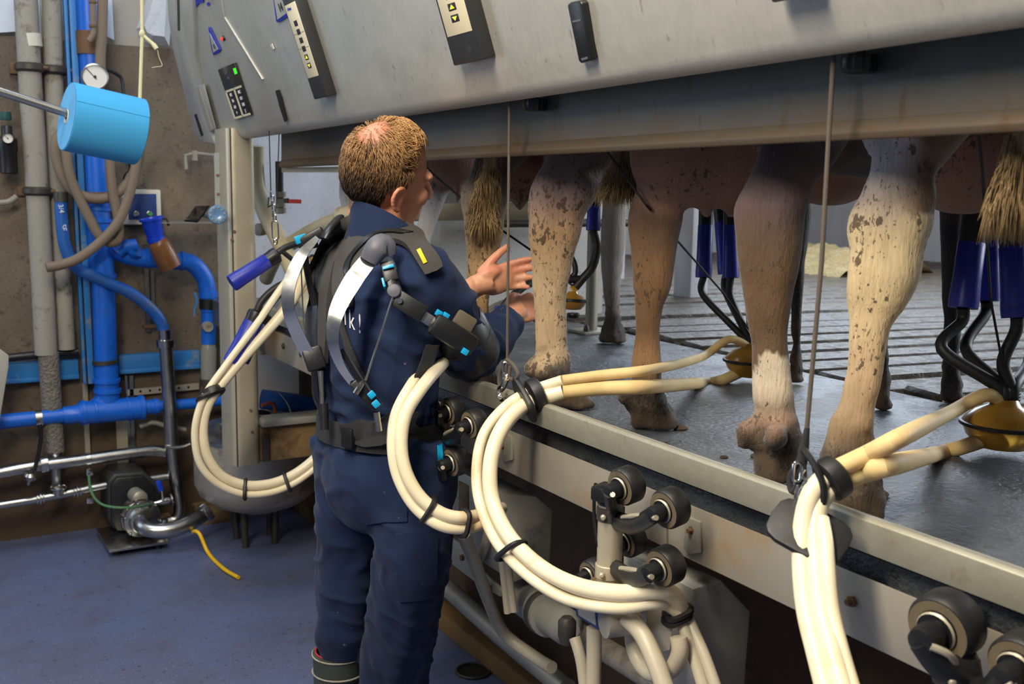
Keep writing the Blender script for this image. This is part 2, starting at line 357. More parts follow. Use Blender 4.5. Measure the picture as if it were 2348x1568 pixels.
# hide: painted coat colours + fine hair + mud flecks
def hide(name):
    m = NT(name); c = m.attr('Col')
    hair = m.noise(190, 3, .65, stretch=(1, 1, .16)); md = m.attr('Mud', 'Fac')
    a = m.mix(m.math('MULTIPLY', hair, .75), c, m.mix(.62, c, (0, 0, 0)))
    a = m.mix(m.math('MULTIPLY', m.ramp(m.noise(14, 5), (.5, (0, 0, 0)), (.7, (1, 1, 1))), .35), a, m.mix(.55, c, lin((110, 80, 52))))
    up = m.math('MULTIPLY', m.math('SUBTRACT', md, .5), .36)
    fl = m.ramp(m.math('ADD', m.noise(58, 4, .6, stretch=(1, 1, .6)), up), (.575, (0, 0, 0)), (.61, (1, 1, 1)))
    f2 = m.ramp(m.math('ADD', m.noise(150, 3, .6, stretch=(1, 1, .5)), up), (.585, (0, 0, 0)), (.62, (1, 1, 1)))
    fl = m.math('MAXIMUM', fl, m.math('MULTIPLY', f2, .8))
    a = m.mix(m.math('MULTIPLY', fl, .9), a, m.mix(m.noise(20, 3), lin((44, 34, 22)), lin((92, 72, 50))))
    m.set(Base_Color=a, Roughness=.7); m.bump(m.math('ADD', m.math('MULTIPLY', hair, .7), fl), .55, .008); m.b.inputs['Sheen Weight'].default_value = .15; return m.m
M['hide'] = hide('cow_hide')
m = NT('tail_hair'); m.set(Base_Color=m.mix(m.noise(60, 3), lin((96, 76, 46)), lin((170, 142, 96))), Roughness=.7); M['tail'] = m.m
m = NT('skin'); a = m.mix(m.noise(60, 4), (.9, .9, .9), (1.06, 1.0, .98)); a = m.mix(1.0, m.attr('Col'), a, 'MULTIPLY'); m.set(Base_Color=a, Roughness=.5); m.b.inputs['Subsurface Weight'].default_value = .12; m.b.inputs['Subsurface Radius'].default_value = (.02, .008, .004); m.b.inputs['Subsurface Scale'].default_value = .3; m.bump(m.noise(300, 3), .15, .002); M['skin'] = m.m
m = NT('hair'); a = m.mix(m.attr('Rnd', 'Fac'), lin((50, 36, 25)), lin((178, 134, 84))); m.set(Base_Color=a, Roughness=.45); M['hair'] = m.m
m = NT('navy_workwear'); a = m.mix(m.noise(900, 2, .5), lin((17, 28, 52)), lin((34, 50, 84)))
a = m.mix(m.ramp(m.noise(7, 6), (.45, (0, 0, 0)), (.75, (.25, .25, .25))), a, lin((44, 56, 80))); a = m.mix(sp(m, 45, .72, .75), a, lin((120, 122, 112)))
m.set(Base_Color=a, Roughness=.9); m.b.inputs['Sheen Weight'].default_value = .05; m.b.inputs['Specular IOR Level'].default_value = .2; m.bump(m.noise(700, 2), .2, .002); M['cloth'] = m.m
M['boot'] = simple('green_rubber_boot', (52, 58, 50), .5, var=.15, dirt=(96, 92, 80), dirt_lo=.64)
M['boot_red'] = simple('red_boot_trim', (180, 40, 46), .5, var=.1)
M['seam'] = simple('thread', (32, 44, 70), .9, var=.1, bump=0)
M['wood'] = simple('dirty_timber', (128, 102, 66), .85, var=.2, dirt=(72, 52, 34), dirt_lo=.5, stretch=(1, .2, 1), scale=30)
M['timber_kick'] = simple('muddy_kerb_strip', (122, 90, 48), .85, var=.25, dirt=(78, 52, 26), dirt_lo=.48, scale=20)
M['pit_wall'] = simple('brown_stained_pit_wall', (74, 54, 34), .9, var=.35, scale=6, dirt=(44, 32, 22), dirt_lo=.52, bump=.3)
M['motor'] = simple('black_motor_hood', (44, 45, 46), .45, var=.15, dirt=(84, 80, 72), dirt_lo=.62)
# ================================================================ SETTING
ZP = 1.11       # cow platform
KX = 1.235      # pit-side face of the kerb rail
WY = 5.2        # end wall of the pit
def slab(name, x0, x1, y0, y1, z0, z1, mat, parent=None, kind='structure', bevel=0):
    return MB().box(((x0+x1)/2, (y0+y1)/2, (z0+z1)/2), (x1-x0, y1-y0, z1-z0)).build(name, mat, parent, kind=kind, bevel=bevel)
slab('floor', -3.2, 1.82, -2.2, 5.25, -.12, 0, M['floor'])
slab('wall_end', -3.2, 1.52, WY, WY+.25, -.12, 2.28, M['concrete'])
slab('wall_end_upper', -3.2, 1.52, WY+.05, WY+.25, 2.28, 3.6, M['grey_panel'])
slab('wall_back', 1.52, 3.9, WY+.02, WY+.25, -.12, 3.6, M['white_wall'])
a = onY(1010, 600, 3.72); b = onY(1384, 600, 3.72)
slab('wall_stall', a.x, b.x, 3.72, 3.92, ZP-.3, 3.2, M['grey_wall'])
slab('wall_pit', 1.80, 1.95, -2.2, 5.25, -.12, ZP-.16, M['pit_wall'])
o = slab('trim_1', 1.70, 1.80, -2.2, 5.18, 0, .075, M['timber_kick'], bevel=.008)
slab('floor_platform', 1.30, 2.45, -1.6, 5.0, ZP-.12, ZP, M['mat'], bevel=.006)
fb = slab('floor_barn', 2.46, 9.0, -1.6, 9.0, ZP-.35, ZP-.14, M['void'])
# slats, one board each, running towards the barn
ang = math.radians(-9); du = V((math.cos(ang), math.sin(ang), 0)); dv = V((-math.sin(ang), math.cos(ang), 0))
slm = None
rs = random.Random(3)
base = V((2.42, -1.2, 0))
for i in range(62):
    y = i*.165
    w_ = .148
    L = 6.2
    c = V((2.47+L/2*du.x, -.9+y+L/2*du.y, ZP-.02-rs.random()*.006))
    if slm is None:
        slb = MB()
        slb.box((0, 0, 0), (L, w_, .06), Matrix.Rotation(ang, 3, 'Z'))
        so = slb.build('slat', M['slat'], None, bevel=.012, seg=1, origin=(0, 0, 0)); slm = so.data
        s_ = so
    else:
        s_ = bpy.data.objects.new('slat', slm); col.objects.link(s_)
    s_.parent = fb; s_.location = c-WL['floor_barn']; s_.rotation_euler = (rs.uniform(-.02, .02), 0, 0)
slab('wall_barn', 7.2, 7.45, 5.4, 9.0, ZP-.3, 3.6, M['white_wall'])
slab('wall_barn_side', 7.2, 7.45, -1.6, 3.6, ZP-.3, 3.6, M['white_wall'])
slab('wall_barn_end', 3.6, 7.45, 7.0, 7.2, ZP-.3, 3.6, M['grey_wall'])
# straw bank at the open barn bay, lit from outside
mb = MB()
rr = random.Random(5); NX, NY = 22, 30
g = [[V((5.2+1.5*i/NX, 4.75+1.0*j/NY, ZP-.05+.32*math.sin(PI*min(1, i/NX*1.3))*(.6+.4*noise.noise(V((i*.3, j*.3, 0)))))) for i in range(NX+1)] for j in range(NY+1)]
vs_ = [p for r_ in g for p in r_]
mb.add(vs_, [(j*(NX+1)+i, j*(NX+1)+i+1, (j+1)*(NX+1)+i+1, (j+1)*(NX+1)+i) for j in range(NY) for i in range(NX)])
o = mb.build('straw_bank', M['straw'], kind='stuff'); tag(o, 'bank of pale straw litter on the barn floor behind the cows', 'straw')
# floor drain
dr = onZ(1085, 1540, 0)
t = thing('floor_drain', 'round open floor drain with wet metal rim beside the kerb strip', 'drain', (dr.x, dr.y, 0))
MB().torus((dr.x, dr.y, .003), (0, 0, 1), .058, .006, 28, 6).build('rim', M['dark_steel'], t)
MB().lathe((dr.x, dr.y, .0005), (0, 0, 1), [(.055, 0), (.054, .001), (.001, .0012)], 28).build('bowl', M['void'], t)

# ---- kerb rail on the pit edge
Y0, Y1 = -.9, 4.62
def extr(poly, y0=Y0, y1=Y1):          # poly in (x, z), extruded along the rail
    return MB().loft([[V((x, y0, z)) for x, z in poly], [V((x, y1, z)) for x, z in poly]])
t = thing('kerb_rail', 'long galvanised kerb rail running along the edge of the cow platform', 'rail', (KX, 1.5, .98))
extr([(KX-.004, 1.19), (KX, 1.139), (KX+.006, 1.139), (KX+.004, 1.184), (KX+.02, 1.186), (KX+.02, 1.192), (KX+.004, 1.195)]).build('rail_face', M['galv'], t, bevel=.0015)
extr([(KX+.012, 1.136), (KX+.090, 1.10), (KX+.094, 1.104), (KX+.016, 1.141)]).build('under_lip', M['dark_steel'], t)
extr([(KX+.02, 1.186), (KX+.06, 1.13), (KX+.066, 1.13), (KX+.026, 1.19)]).build('inner_lip', M['galv'], t)
# splash plates in lengths under the rail
joints = [Y0, .62, 1.52, 2.20, 3.12]
t = thing('splash_guard', 'row of stained sheet steel splash plates below the kerb rail', 'splash guard', (KX+.04, 1.5, .97))
for i in range(len(joints)-1):
    y0, y1 = joints[i]+.003, joints[i+1]-.003
    extr([(KX+.02, 1.092), (KX+.024, 1.092), (KX+.036, .992), (KX+.06, .975), (KX+.056, .969), (KX+.026, .985)], y0, y1).build('plate', M['splash'], t, bevel=.0015)
for px, py in ((1158, 1023), (1590, 1215), (1955, 1378), (2225, 1385)):
    p = onX(px, py, KX+.022)
    MB().lathe(p, (-1, 0, 0), [(.009, 0), (.009, .006), (.005, .0062), (.005, .014)], 6).build('bolt', M['rust'], t)
for px in (1165, 1590):
    p = onX(px, 1023 if px < 1300 else 1225, KX+.02)
    MB().prism([p+V((-.004, -.02, .03)), p+V((-.004, .02, .03)), p+V((-.004, .022, -.035)), p+V((-.004, .008, -.04)), p+V((-.004, -.024, -.028))], (.006, 0, 0)).build('joint_plate', M['galv'], t, bevel=.001)
# platform edge timber plank seen past the man
t = thing('edge_board', 'weathered grey edge board with bolts at the far end of the platform', 'board', (KX, 4.1, 1.0))
MB().box((KX+.045, 3.87, 1.04), (.02, 1.46, .11)).build('board', M['splash'], t, bevel=.003)
for yy in (3.45, 3.65, 3.85, 4.1, 4.3):
    MB().lathe((KX+.035, yy, 1.05), (-1, 0, 0), [(.012, 0), (.011, .006), (.004, .009)], 8).build('bolt', M['dark_steel'], t)
# ---- dark overhead beam behind the cabinet (falls slightly towards the end wall)
BX = 1.275
def zb(y): return 1.758-.0115*(y-.8)
def sl(poly, y0, y1): return MB().loft([[V((x, y, z+zb(y))) for x, z in poly] for y in (y0, y1)])
t = thing('overhead_beam', 'dark grime-stained steel channel beam hanging over the cow legs', 'beam', (BX, 2, 1.72))
sl([(BX, .03), (BX+.004, .40), (BX+.012, .40), (BX+.010, .03)], -.9, 3.86).build('web', M['beam'], t)
sl([(BX, .032), (BX-.012, .012), (BX-.008, 0), (BX+.05, .004), (BX+.05, .010), (BX+.008, .014), (BX+.01, .032)], -.9, 3.86).build('lower_lip', M['beam'], t, bevel=.003)
sl([(BX+.042, .004), (BX+.05, .004), (BX+.05, .09), (BX+.042, .09)], -.9, 3.86).build('back_flange', M['beam'], t)
p0 = onX(650, 392, BX+.02); p1 = onX(785, 386, BX+.02)
MB().box((p0+p1)/2, (.014, (p0-p1).length, .018)).build('bead', M['galv'], t)
# ================================================================ CONTROL CABINET over the pit edge
LX = 1.15; TL = .33                                   # lower lip position and lean of the face
FN = V((-1, 0, -TL)).normalized(); FUP = V((-TL, 0, 1)).normalized()
def zc(y): return 1.873-.0145*(y-.9)
FS = V((0, 1, -.0145)).normalized()                    # long direction of the face, falling slightly
_fn = FS.cross(FUP).normalized(); _fn = _fn if _fn.x < 0 else -_fn
FP = V((LX-.0195, .9, zc(.9)+.045))
def onF(px, py, off=0.0):
    d = ray(px, py); t = (FP+_fn*off-CAM).dot(_fn)/d.dot(_fn); return CAM+d*t
YC0 = onF(446, 150).y
t = cab = thing('control_cabinet', 'long sloping brushed steel control cabinet over the milking pit', 'cabinet', (LX, 2, 1.82))
def csec(y, th=0):
    z = zc(y); pts = []
    R = .035
    # rounded lower lip then face upwards
    a0 = (LX+.11, z+.04); out = [a0, (LX+.035, z+.004)]
    for k in range(7):
        an = math.radians(-80-(math.degrees(math.atan2(1, TL))+10)*k/6+0)
        out.append((LX+.03+R*math.cos(an)*1.0, z+.036+R*math.sin(an)))
    top = .86
    out += [(LX-.004-TL*.06, z+.07), (LX-.004-TL*top, z+top+.01), (LX+.05, z+top+.04), (LX+.12, z+top), (LX+.12, z+.1)]
    return [V((x, y, zz)) for x, zz in out]
ysec = [-.9, 1, 2, 3, YC0]
MB().loft([csec(y) for y in ysec]).build('shell', M['cabinet'], cab, ang=50)
# moulded end cap with rounded corner at the end-wall side
outer = [(378, -60), (384, 40), (396, 118), (420, 210), (440, 292), (448, 315), (462, 328), (497, 336)]
inner = [(497, 336), (486, 312), (462, 215), (446, 120), (440, -60)]
poly = [onF(x, y, .012) for x, y in outer+inner[1:]]
MB().prism(poly, -_fn*.2).build('end_cap', M['cabinet'], cab, bevel=.012, seg=3, ang=60)
p_ = [onF(x, y, .014) for x, y in ((447, 200), (467, 193), (494, 295), (481, 303))]
MB().prism(p_, -_fn*.004).build('emboss', M['cabinet'], cab, bevel=.0018)
p_ = [onF(x, y, .0155) for x, y in ((453, 206), (457, 204), (487, 296), (482, 300))]
MB().prism(p_, -_fn*.003).build('emboss_edge', M['alu'], cab)
p_ = [onF(x, y, .0135) for x, y in ((445, 263), (450, 261), (466, 310), (461, 313))]
MB().prism(p_, -_fn*.004).build('slot', M['black'], cab)
p_ = [onF(x, y, .0135) for x, y in ((405, -40), (410, -40), (412, 70), (407, 70))]
MB().prism(p_, -_fn*.004).build('groove', M['dark_steel'], cab)
# raised facet whose fold shows as a light crease
p_ = [onF(x, y, .0025) for x, y in ((499, -50), (501, -50), (514, 40), (601, 182), (599, 183), (512, 42))]
MB().prism(p_, -_fn*.012).build('crease', M['cabinet'], cab, bevel=.0015)
p_ = [onF(x, y, .003) for x, y in ((631, 208), (638, 206), (645, 226), (657, 278), (652, 280), (641, 246))]
MB().prism(p_, -_fn*.004).build('slot', M['black'], cab)
p_ = [onF(x, y, .002) for x, y in ((619, 104), (623, 100), (628, 112), (626, 114))]
MB().prism(p_, -_fn*.003).build('chip', M['white_plastic'], cab)
# latch
p_ = [onF(x, y, .012) for x, y in ((1300, 12), (1306, 6), (1328, 2), (1334, 8), (1355, 134), (1352, 140), (1332, 146), (1326, 140))]
la = MB().prism(p_, -_fn*.016).build('latch', M['black'], cab, bevel=.003)
for q in (((1312, 48), (1330, 44), (1331, 48), (1313, 52)), ((1332, 134), (1346, 130), (1347, 135), (1334, 139))):
    MB().prism([onF(x, y, .0135) for x, y in q], -_fn*.002).build('groove', M['grey_cap'], la)
# round knobs under the cabinet
for px, py, s in ((1970, 148, 1.0), (1226, 241, 1.0)):
    p = onX(px, py, 1.25)
    k = MB(); prof = []
    n = 28; rings = []
    for h, r in ((0, .02), (.002, .026), (.020, .0265), (.026, .022)):
        rings.append([p+V((math.cos(2*PI*i/n)*(r-(.002 if i % 2 else 0)), math.sin(2*PI*i/n)*(r-(.002 if i % 2 else 0)), .014-h)) for i in range(n)])
    k.loft(rings); k.build('knob', M['black'], cab)
    MB().cyl(p+V((0, 0, .012)), p+V((0, 0, .06)), .008).build('knob_stem', M['dark_steel'], cab)
# control units
def face_frame(bl, br):
    w_ = (br-bl); u = w_.normalized(); return u, FUP-u*FUP.dot(u)
def control_unit(bl, br, length, label_from, label_to, kind):
    bl = onF(*bl, .03); br = onF(*br, .03); u, v = face_frame(bl, br); W = (br-bl).length; v.normalize(); n = _fn
    def P(a, b, off=0): return bl+u*(a*W)+v*b+n*off
    body = MB().prism([P(0, 0), P(1, 0), P(1, length), P(0, length)], -n*.034).build('control_unit', M['motor'], cab, bevel=.004, label='black '+kind+' with ivory button label')
    MB().prism([P(.08, label_from, .001), P(.92, label_from, .001), P(.92, label_to, .001), P(.08, label_to, .001)], -n*.003).build('label_plate', M['label_plate'], body, bevel=.0006)
    H = label_to-label_from
    nb = 6
    for i in range(nb):
        b = label_from+H*(.16+.115*i)
        c = P(.5, b, .0015); s = W*.13; hh = H*.038
        MB().prism([c-u*s-v*hh, c+u*s-v*hh, c+u*s+v*hh, c-u*s+v*hh], -n*.003).build('button', M['black_ink'], body, bevel=.0008)
        if i < 2:
            d = 1 if i else -1
            MB().prism([c+n*.0006+v*(hh*.6*d), c+n*.0006-v*(hh*.5*d)+u*s*.6, c+n*.0006-v*(hh*.5*d)-u*s*.6], -n*.001).build('arrow', M['yellow_led'], body)
    for f in (.40, .60):
        b = label_from+H*f
        MB().prism([P(.08, b, .0015), P(.92, b, .0015), P(.92, b+.0008, .0015), P(.08, b+.0008, .0015)], -n*.001).build('rule_line', M['grey_cap'], body)
    for i, a in enumerate((.22, .42, .6, .82)):
        b = label_to+.022
        MB().prism([P(a, b, .0008), P(a+.05, b, .0008), P(a+.05, b+.014, .0008), P(a, b+.014, .0008)], -n*.001).build('mark', M['white_ink'], body)
    MB().prism([P(.12, label_to+.05, .0008), P(.88, label_to+.05, .0008), P(.88, label_to+.10, .0008), P(.12, label_to+.10, .0008)], -n*.002).build('display', M['lcd'], body)
    return body, P, u, v
b1, P1, u1, v1 = control_unit((720, 229), (749, 222), .46, .062, .27, 'milking point controller')
ur = u1 if u1.dot(RT) > 0 else -u1
text('737', .03, P1(.5, .345, .001), ur, v1, M['yellow_led'], b1, 'digits')
text('i-Point', .012, P1(.36, .257, .0015), ur, v1, M['blue_ink'], b1, 'print')
b2, P2, u2, v2 = control_unit((1040, 152), (1107, 137), .46, .062, .27, 'milking point controller')
text('737', .03, P2(.5, .345, .001), ur, v2, M['yellow_led'], b2, 'digits')
b3, P3, u3, v3 = control_unit((1768, 8), (1862, -10), .40, .062, .27, 'milking point controller')
# keypad terminal
q = [onF(x, y, .006) for x, y in ((499, 160), (537, 144), (576, 264), (538, 275))]
kp = MB().prism(q, -_fn*.008).build('keypad_terminal', M['lcd'], cab, bevel=.0015, label='dark keypad terminal with two framed columns of keys')
def K(a, b, off=.0): # a across 0..1, b down 0..1
    top = q[0].lerp(q[1], a); bot = q[3].lerp(q[2], a); return top.lerp(bot, b)+_fn*(.0008+off)
def kq(a0, a1, b0, b1, th=.0016): return MB().prism([K(a0, b0, .001), K(a1, b0, .001), K(a1, b1, .001), K(a0, b1, .001)], -_fn*th)
for c0 in (.02, .52):
    c1 = c0+.46
    kq(c0, c0+.07, .42, .99).build('frame', M['label_plate'], kp); kq(c0, c1, .42, .46).build('frame', M['label_plate'], kp); kq(c0, c1, .95, .99).build('frame', M['label_plate'], kp)
    for r_ in range(4):
        bb = .475+.12*r_
        kq(c0+.1, c1-.02, bb, bb+.105, .002).build('key', M['black'], kp)
kx = (K(.9, .6)-K(.1, .6)).normalized(); kx = kx if kx.dot(RT) > 0 else -kx
kv = (K(.5, .2)-K(.5, .9)).normalized()
for c_, ss in ((.3, ('012', '345', '678', '9')), (.8, ('ABC', 'DEF', 'GHI', 'J'))):
    for r_ in range(4): text(ss[r_], .016, K(c_, .53+.12*r_, .0016), kx, kv, M['white_ink'], kp, 'print')
text('READY', .013, K(.42, .12, .001), kx, kv, M['grey_cap'], kp, 'print'); text('POINT', .011, K(.46, .22, .001), kx, kv, M['grey_cap'], kp, 'print')
kq(.86, .99, .09, .2).build('indicator', M['green_led'], kp)
# number plates with blue bevelled rims
pa = [onF(x, y, .003) for x, y in ((477, 62), (481, 64), (505, 114), (502, 119), (489, 127), (484, 112))]
n1 = MB().prism(pa, -_fn*.004).build('number_plate', M['blue_ink'], cab, bevel=.001)
pb = [onF(x, y, .0045) for x, y in ((480, 76), (500, 113), (489, 121))]
MB().prism(pb, -_fn*.002).build('plate_face', M['cabinet'], n1)
text('15', .022, onF(491, 107, .006), kx, kv, M['black_ink'], n1, 'number')
pa = [onF(x, y, .003) for x, y in ((623, -26), (640, -30), (651, -24), (660, 33), (657, 39), (638, 52), (633, 50))]
n2 = MB().prism(pa, -_fn*.004).build('number_plate', M['blue_ink'], cab, bevel=.001)
pb = [onF(x, y, .0045) for x, y in ((625, -22), (648, -22), (656, 31), (636, 45))]
MB().prism(pb, -_fn*.002).build('plate_face', M['cabinet'], n2)
text('14', .034, onF(643, 18, .006), kx, kv, M['black_ink'], n2, 'number')
p = onF(512, 88, 0)
le = MB().lathe(p, _fn, [(.0, .004), (.008, .004), (.009, .0), (.009, -.004)], 16).build('indicator_lamp', M['black'], cab)
MB().lathe(p+_fn*.003, _fn, [(.0065, 0), (.006, .004), (.003, .006), (.0, .0062)][:3], 14).build('red_lens', M['red_led'], le)
# lower tips of blue lettering at the top of the cabinet end
for q in (((441, 28), (447, -30), (462, -30), (466, 6), (455, 8)), ((452, 4), (461, -26), (470, -30), (468, -8)), ((473, 8), (478, 4), (480, 12), (476, 15)), ((474, -4), (482, -30), (492, -30), (488, -2))):
    MB().prism([onF(x, y, .0016) for x, y in q], -_fn*.001).build('lettering', M['blue_ink'], cab)
# ================================================================ PIPEWORK ON THE END WALL
def W(px, py, off=.1): return onY(px, py, WY-off)
def wp(pts, off): return [W(*p, off) for p in pts]
def ring(name, a, b, r, mat, parent, th=.004, n=20):
    a, b = V(a), V(b); L = (b-a).length
    return MB().lathe(a, b-a, [(r, 0), (r+th, .0015), (r+th, L-.0015), (r, L)], n).build(name, mat, parent)
# thick grey down pipe
t = thing('down_pipe', 'thick grimy grey down pipe with crusted lower length on end wall', 'pipe', W(133, 1125, .12))
MB().tube(wp([(57, -40), (70, 200), (88, 470), (106, 812)], .12), .048, 20).build('pipe', M['grey_pipe'], t)
MB().tube(wp([(111, 808), (119, 930), (125, 1034)], .12), .044, 20).build('crusted_length', M['crust'], t)
MB().tube(wp([(126, 1030), (131, 1115)], .12), .026, 18).build('steel_stub', M['steel'], t)
ring('collar', W(126, 1034, .12), W(126.5, 1044, .12), .03, M['chrome'], t, .006)
ring('patch', W(66, 78, .12), W(70, 108, .12), .048, M['white_plastic'], t, .0015)
t = thing('slim_down_pipe', 'narrower grey down pipe standing behind the thick grimy one', 'pipe', W(150, 800, .07))
MB().tube(wp([(118, -40), (124, 200), (134, 470), (152, 800)], .075), .04, 18).build('pipe', M['grey_pipe'], t)
def pipe_clamp(label, x0, x1, y, h, off, px):
    a = W(x0, y, .02); b = W(x1, y, .02); c = W(px, y, off)
    t = thing('pipe_clamp', label, 'clamp', (a.x, WY-.02, a.z-.03))
    MB().box(((a.x+b.x)/2, WY-.012, a.z), (b.x-a.x, .024, h)).build('wall_plate', M['rust'], t, bevel=.002)
    MB().torus(c, (0, 0, 1), .052, .012, 22, 6, flat=1.6).build('strap', M['dark_steel'], t)
    MB().cyl(c+V((.05, -.03, 0)), c+V((.07, -.03, 0)), .009, n=8).build('bolt', M['rust'], t)
pipe_clamp('rusty wall clamp high on the thick grey pipe', 22, 96, 155, .05, .12, 68)
pipe_clamp('rusty wall clamp at mid height on the thick grey pipe', 40, 104, 438, .04, .12, 86)
pipe_clamp('small rusty clamp on the narrower grey pipe', 104, 142, 161, .03, .075, 123)
# vertical blue channel
t = thing('upright_channel', 'tall upright sky-blue steel channel bolted to end wall', 'channel', W(197, 880, .1))
a = W(150, -40, .1); b = W(197, 878, .1)
for k, (dx, wd, dy) in enumerate(((-.014, .014, 0), (.006, .026, -.012))):
    MB().hexa([V((b.x+dx, WY-.12+dy, b.z)), V((b.x+dx+wd, WY-.12+dy, b.z)), V((b.x+dx+wd, WY-.08, b.z)), V((b.x+dx, WY-.08, b.z)),
               V((a.x+dx, WY-.12+dy, a.z)), V((a.x+dx+wd, WY-.12+dy, a.z)), V((a.x+dx+wd, WY-.08, a.z)), V((a.x+dx, WY-.08, a.z))]).build('flange' if k == 0 else 'web', M['blue_paint'], t, bevel=.002)
# horizontal blue channel pieces
t = thing('cable_channel', 'horizontal pale blue channel along the end wall under the pipes', 'channel', W(230, 900, .05))
for x0, x1, y0, y1 in ((4, 180, 858, 846), (272, 458, 836, 824)):
    a = W(x0, y0, .05); b = W(x1, y1, .05)
    if x0 == 4: a = a+V((-1.5, 0, 0))
    MB().box(((a.x+b.x)/2, WY-.03, (a.z+b.z)/2), (b.x-a.x, .05, .088)).build('channel', M['blue_paint'], t, bevel=.004)
    MB().box(((a.x+b.x)/2, WY-.058, (a.z+b.z)/2-.034), (b.x-a.x, .008, .02)).build('lip', M['blue_paint'], t, bevel=.002)
# dark bundle above it
o = MB().tube([W(-10, 824, .07)+V((-1.5, 0, 0))]+wp([(-10, 824), (40, 818), (100, 812), (180, 806)], .07), .018, 10).build('cable_bundle', M['black']); tag(o, 'dark cable bundle lying on the pale blue channel', 'cable')
# ---- blue drain stack
t = thing('drain_stack', 'blue plastic drain stack with tees and a side branch', 'pipe', W(250, 950, .13)); q = .13
MB().tube(wp([(198, -40), (212, 200), (226, 480)], q), .05, 22).build('upper_pipe', M['pvc'], t)
MB().tube(wp([(222, 480), (228, 560), (236, 640)], q), .055, 22).build('branch_body', M['pvc'], t)
MB().tube(wp([(236, 630), (243, 850)], q), .051, 22).build('lower_pipe', M['pvc'], t)
MB().tube(wp([(243, 840), (247, 935)], q), .054, 22).build('socket', M['pvc'], t)
for y, x in ((478, 226), (505, 227), (632, 236), (872, 244), (895, 246)):
    ring('socket_ring', W(x, y-5, q), W(x, y+5, q), .056, M['pvc'], t, .006)
ring('coupling', W(203, 72, q), W(206, 126, q), .051, M['rust'], t, .004)
ring('coupling_band', W(224, 440, q), W(225, 452, q), .051, M['rust'], t, .004)
ring('support_band', W(240, 824, q), W(241, 834, q), .053, M['dark_steel'], t, .004)
MB().tube(smooth(wp([(236, 560), (262, 572), (300, 588), (345, 594)], q), 5), .042, 20).build('side_branch', M['pvc'], t)
MB().tube(smooth(wp([(268, 580), (285, 566), (312, 562)], q+.05), 4), [.03]*9, 16).build('inspection_neck', M['pvc'], t)
p = W(302, 574, q+.03); MB().lathe(p, (.55, -.5, .45), [(.0, 0), (.042, 0), (.045, .006), (.045, .022), (.03, .026), (.0, .026)][1:5], 22).build('inspection_cap', M['pvc'], t)
MB().tube(smooth(wp([(330, 592), (400, 598), (440, 604), (470, 640), (478, 690)], q), 6), .041, 20).build('elbow', M['pvc'], t)
for x0, x1, y in ((332, 340, 592), (384, 390, 596), (414, 420, 598)):
    ring('socket_ring', W(x0, y, q), W(x1, y+.4, q), .043, M['pvc'], t, .004)
ring('socket_ring', W(477, 668, q), W(478, 682, q), .041, M['pvc'], t, .004)
ring('clamp', W(478, 684, q), W(478, 708, q), .036, M['black'], t, .008)
MB().tube(wp([(478, 706), (478, 788)], q), .034, 18).build('tee_piece', M['pvc'], t)
ring('socket_ring', W(478, 704, q), W(478, 714, q), .036, M['pvc'], t, .003)
p = W(478, 750, q+.045); MB().lathe(p, (0, 1, 0), [(.024, 0), (.026, .012), (.026, .03)], 18).build('side_port', M['grey_pipe'], t)
MB().tube(wp([(478, 786), (478, 800), (478, 872)], q), [.03, .038, .036], 18).build('sight_bowl', M['clear'], t)
ring('bowl_ring', W(478, 868, q), W(478, 884, q), .036, M['dark_steel'], t, .006)
MB().tube(wp([(446, 670), (452, 690), (446, 712), (446, 725)], q+.03), .006, 8).build('latch', M['blue_paint'], t)
# horizontal blue drain line
t = thing('drain_line', 'horizontal blue drain pipe with big tee low on the end wall', 'pipe', W(230, 985, .15)); q = .15
MB().tube([W(-30, 970, q)+V((-1.6, 0, 0))]+wp([(-30, 970), (150, 952)], q), .033, 20).build('pipe', M['pvc'], t)
ring('strap', W(80, 960, q), W(97, 958, q), .034, M['steel'], t, .003)
MB().tube(wp([(145, 953), (176, 949), (186, 947)], q), [.041, .041, .05], 20).build('reducer', M['pvc'], t)
MB().tube(wp([(182, 947), (255, 941), (330, 934)], q), .053, 22).build('tee_body', M['pvc'], t)
MB().tube(smooth(wp([(214, 944), (236, 925), (246, 900)], q-.02), 4), [.05]*9, 18).build('swept_branch', M['pvc'], t)
for x0, x1, y, r in ((186, 196, 946.5, .054), (216, 222, 944, .054), (292, 298, 938, .053), (318, 330, 935, .055)):
    ring('socket_ring', W(x0, y, q), W(x1, y-1, q), r, M['pvc'], t, .004)
MB().tube(wp([(328, 934), (365, 931)], q), .035, 18).build('spigot', M['pvc'], t)
ring('socket_ring', W(352, 932, q), W(361, 931, q), .035, M['pvc'], t, .004)
MB().tube(wp([(362, 932), (470, 922), (540, 915)], q), .026, 16).build('tail_pipe', M['pvc'], t)
# ---- brown hose coil
t = thing('hose_coil', 'mud-brown rubber hose hung in loose loops on the end wall', 'hose', W(105, 620, .2)); q = .22
MB().tube(smooth(wp([(236, -40), (234, 60), (230, 130), (226, 200), (180, 260), (130, 320), (134, 380), (160, 430), (205, 454), (250, 452), (290, 424), (318, 370), (322, 330)], q), 6), .0225, 12).build('upper_loop', M['brown_hose'], t)
MB().tube(smooth(wp([(150, 330), (160, 400), (180, 450), (205, 500), (228, 540), (252, 556), (272, 545), (270, 500), (258, 440), (252, 370), (255, 320)], q+.04), 6), .0215, 12).build('middle_loop', M['brown_hose'], t)
MB().tube(smooth(wp([(318, 330), (308, 400), (292, 460), (270, 510), (230, 555), (180, 592), (140, 607), (106, 613)], q+.08), 6), .0215, 12).build('loose_end', M['brown_hose'], t)
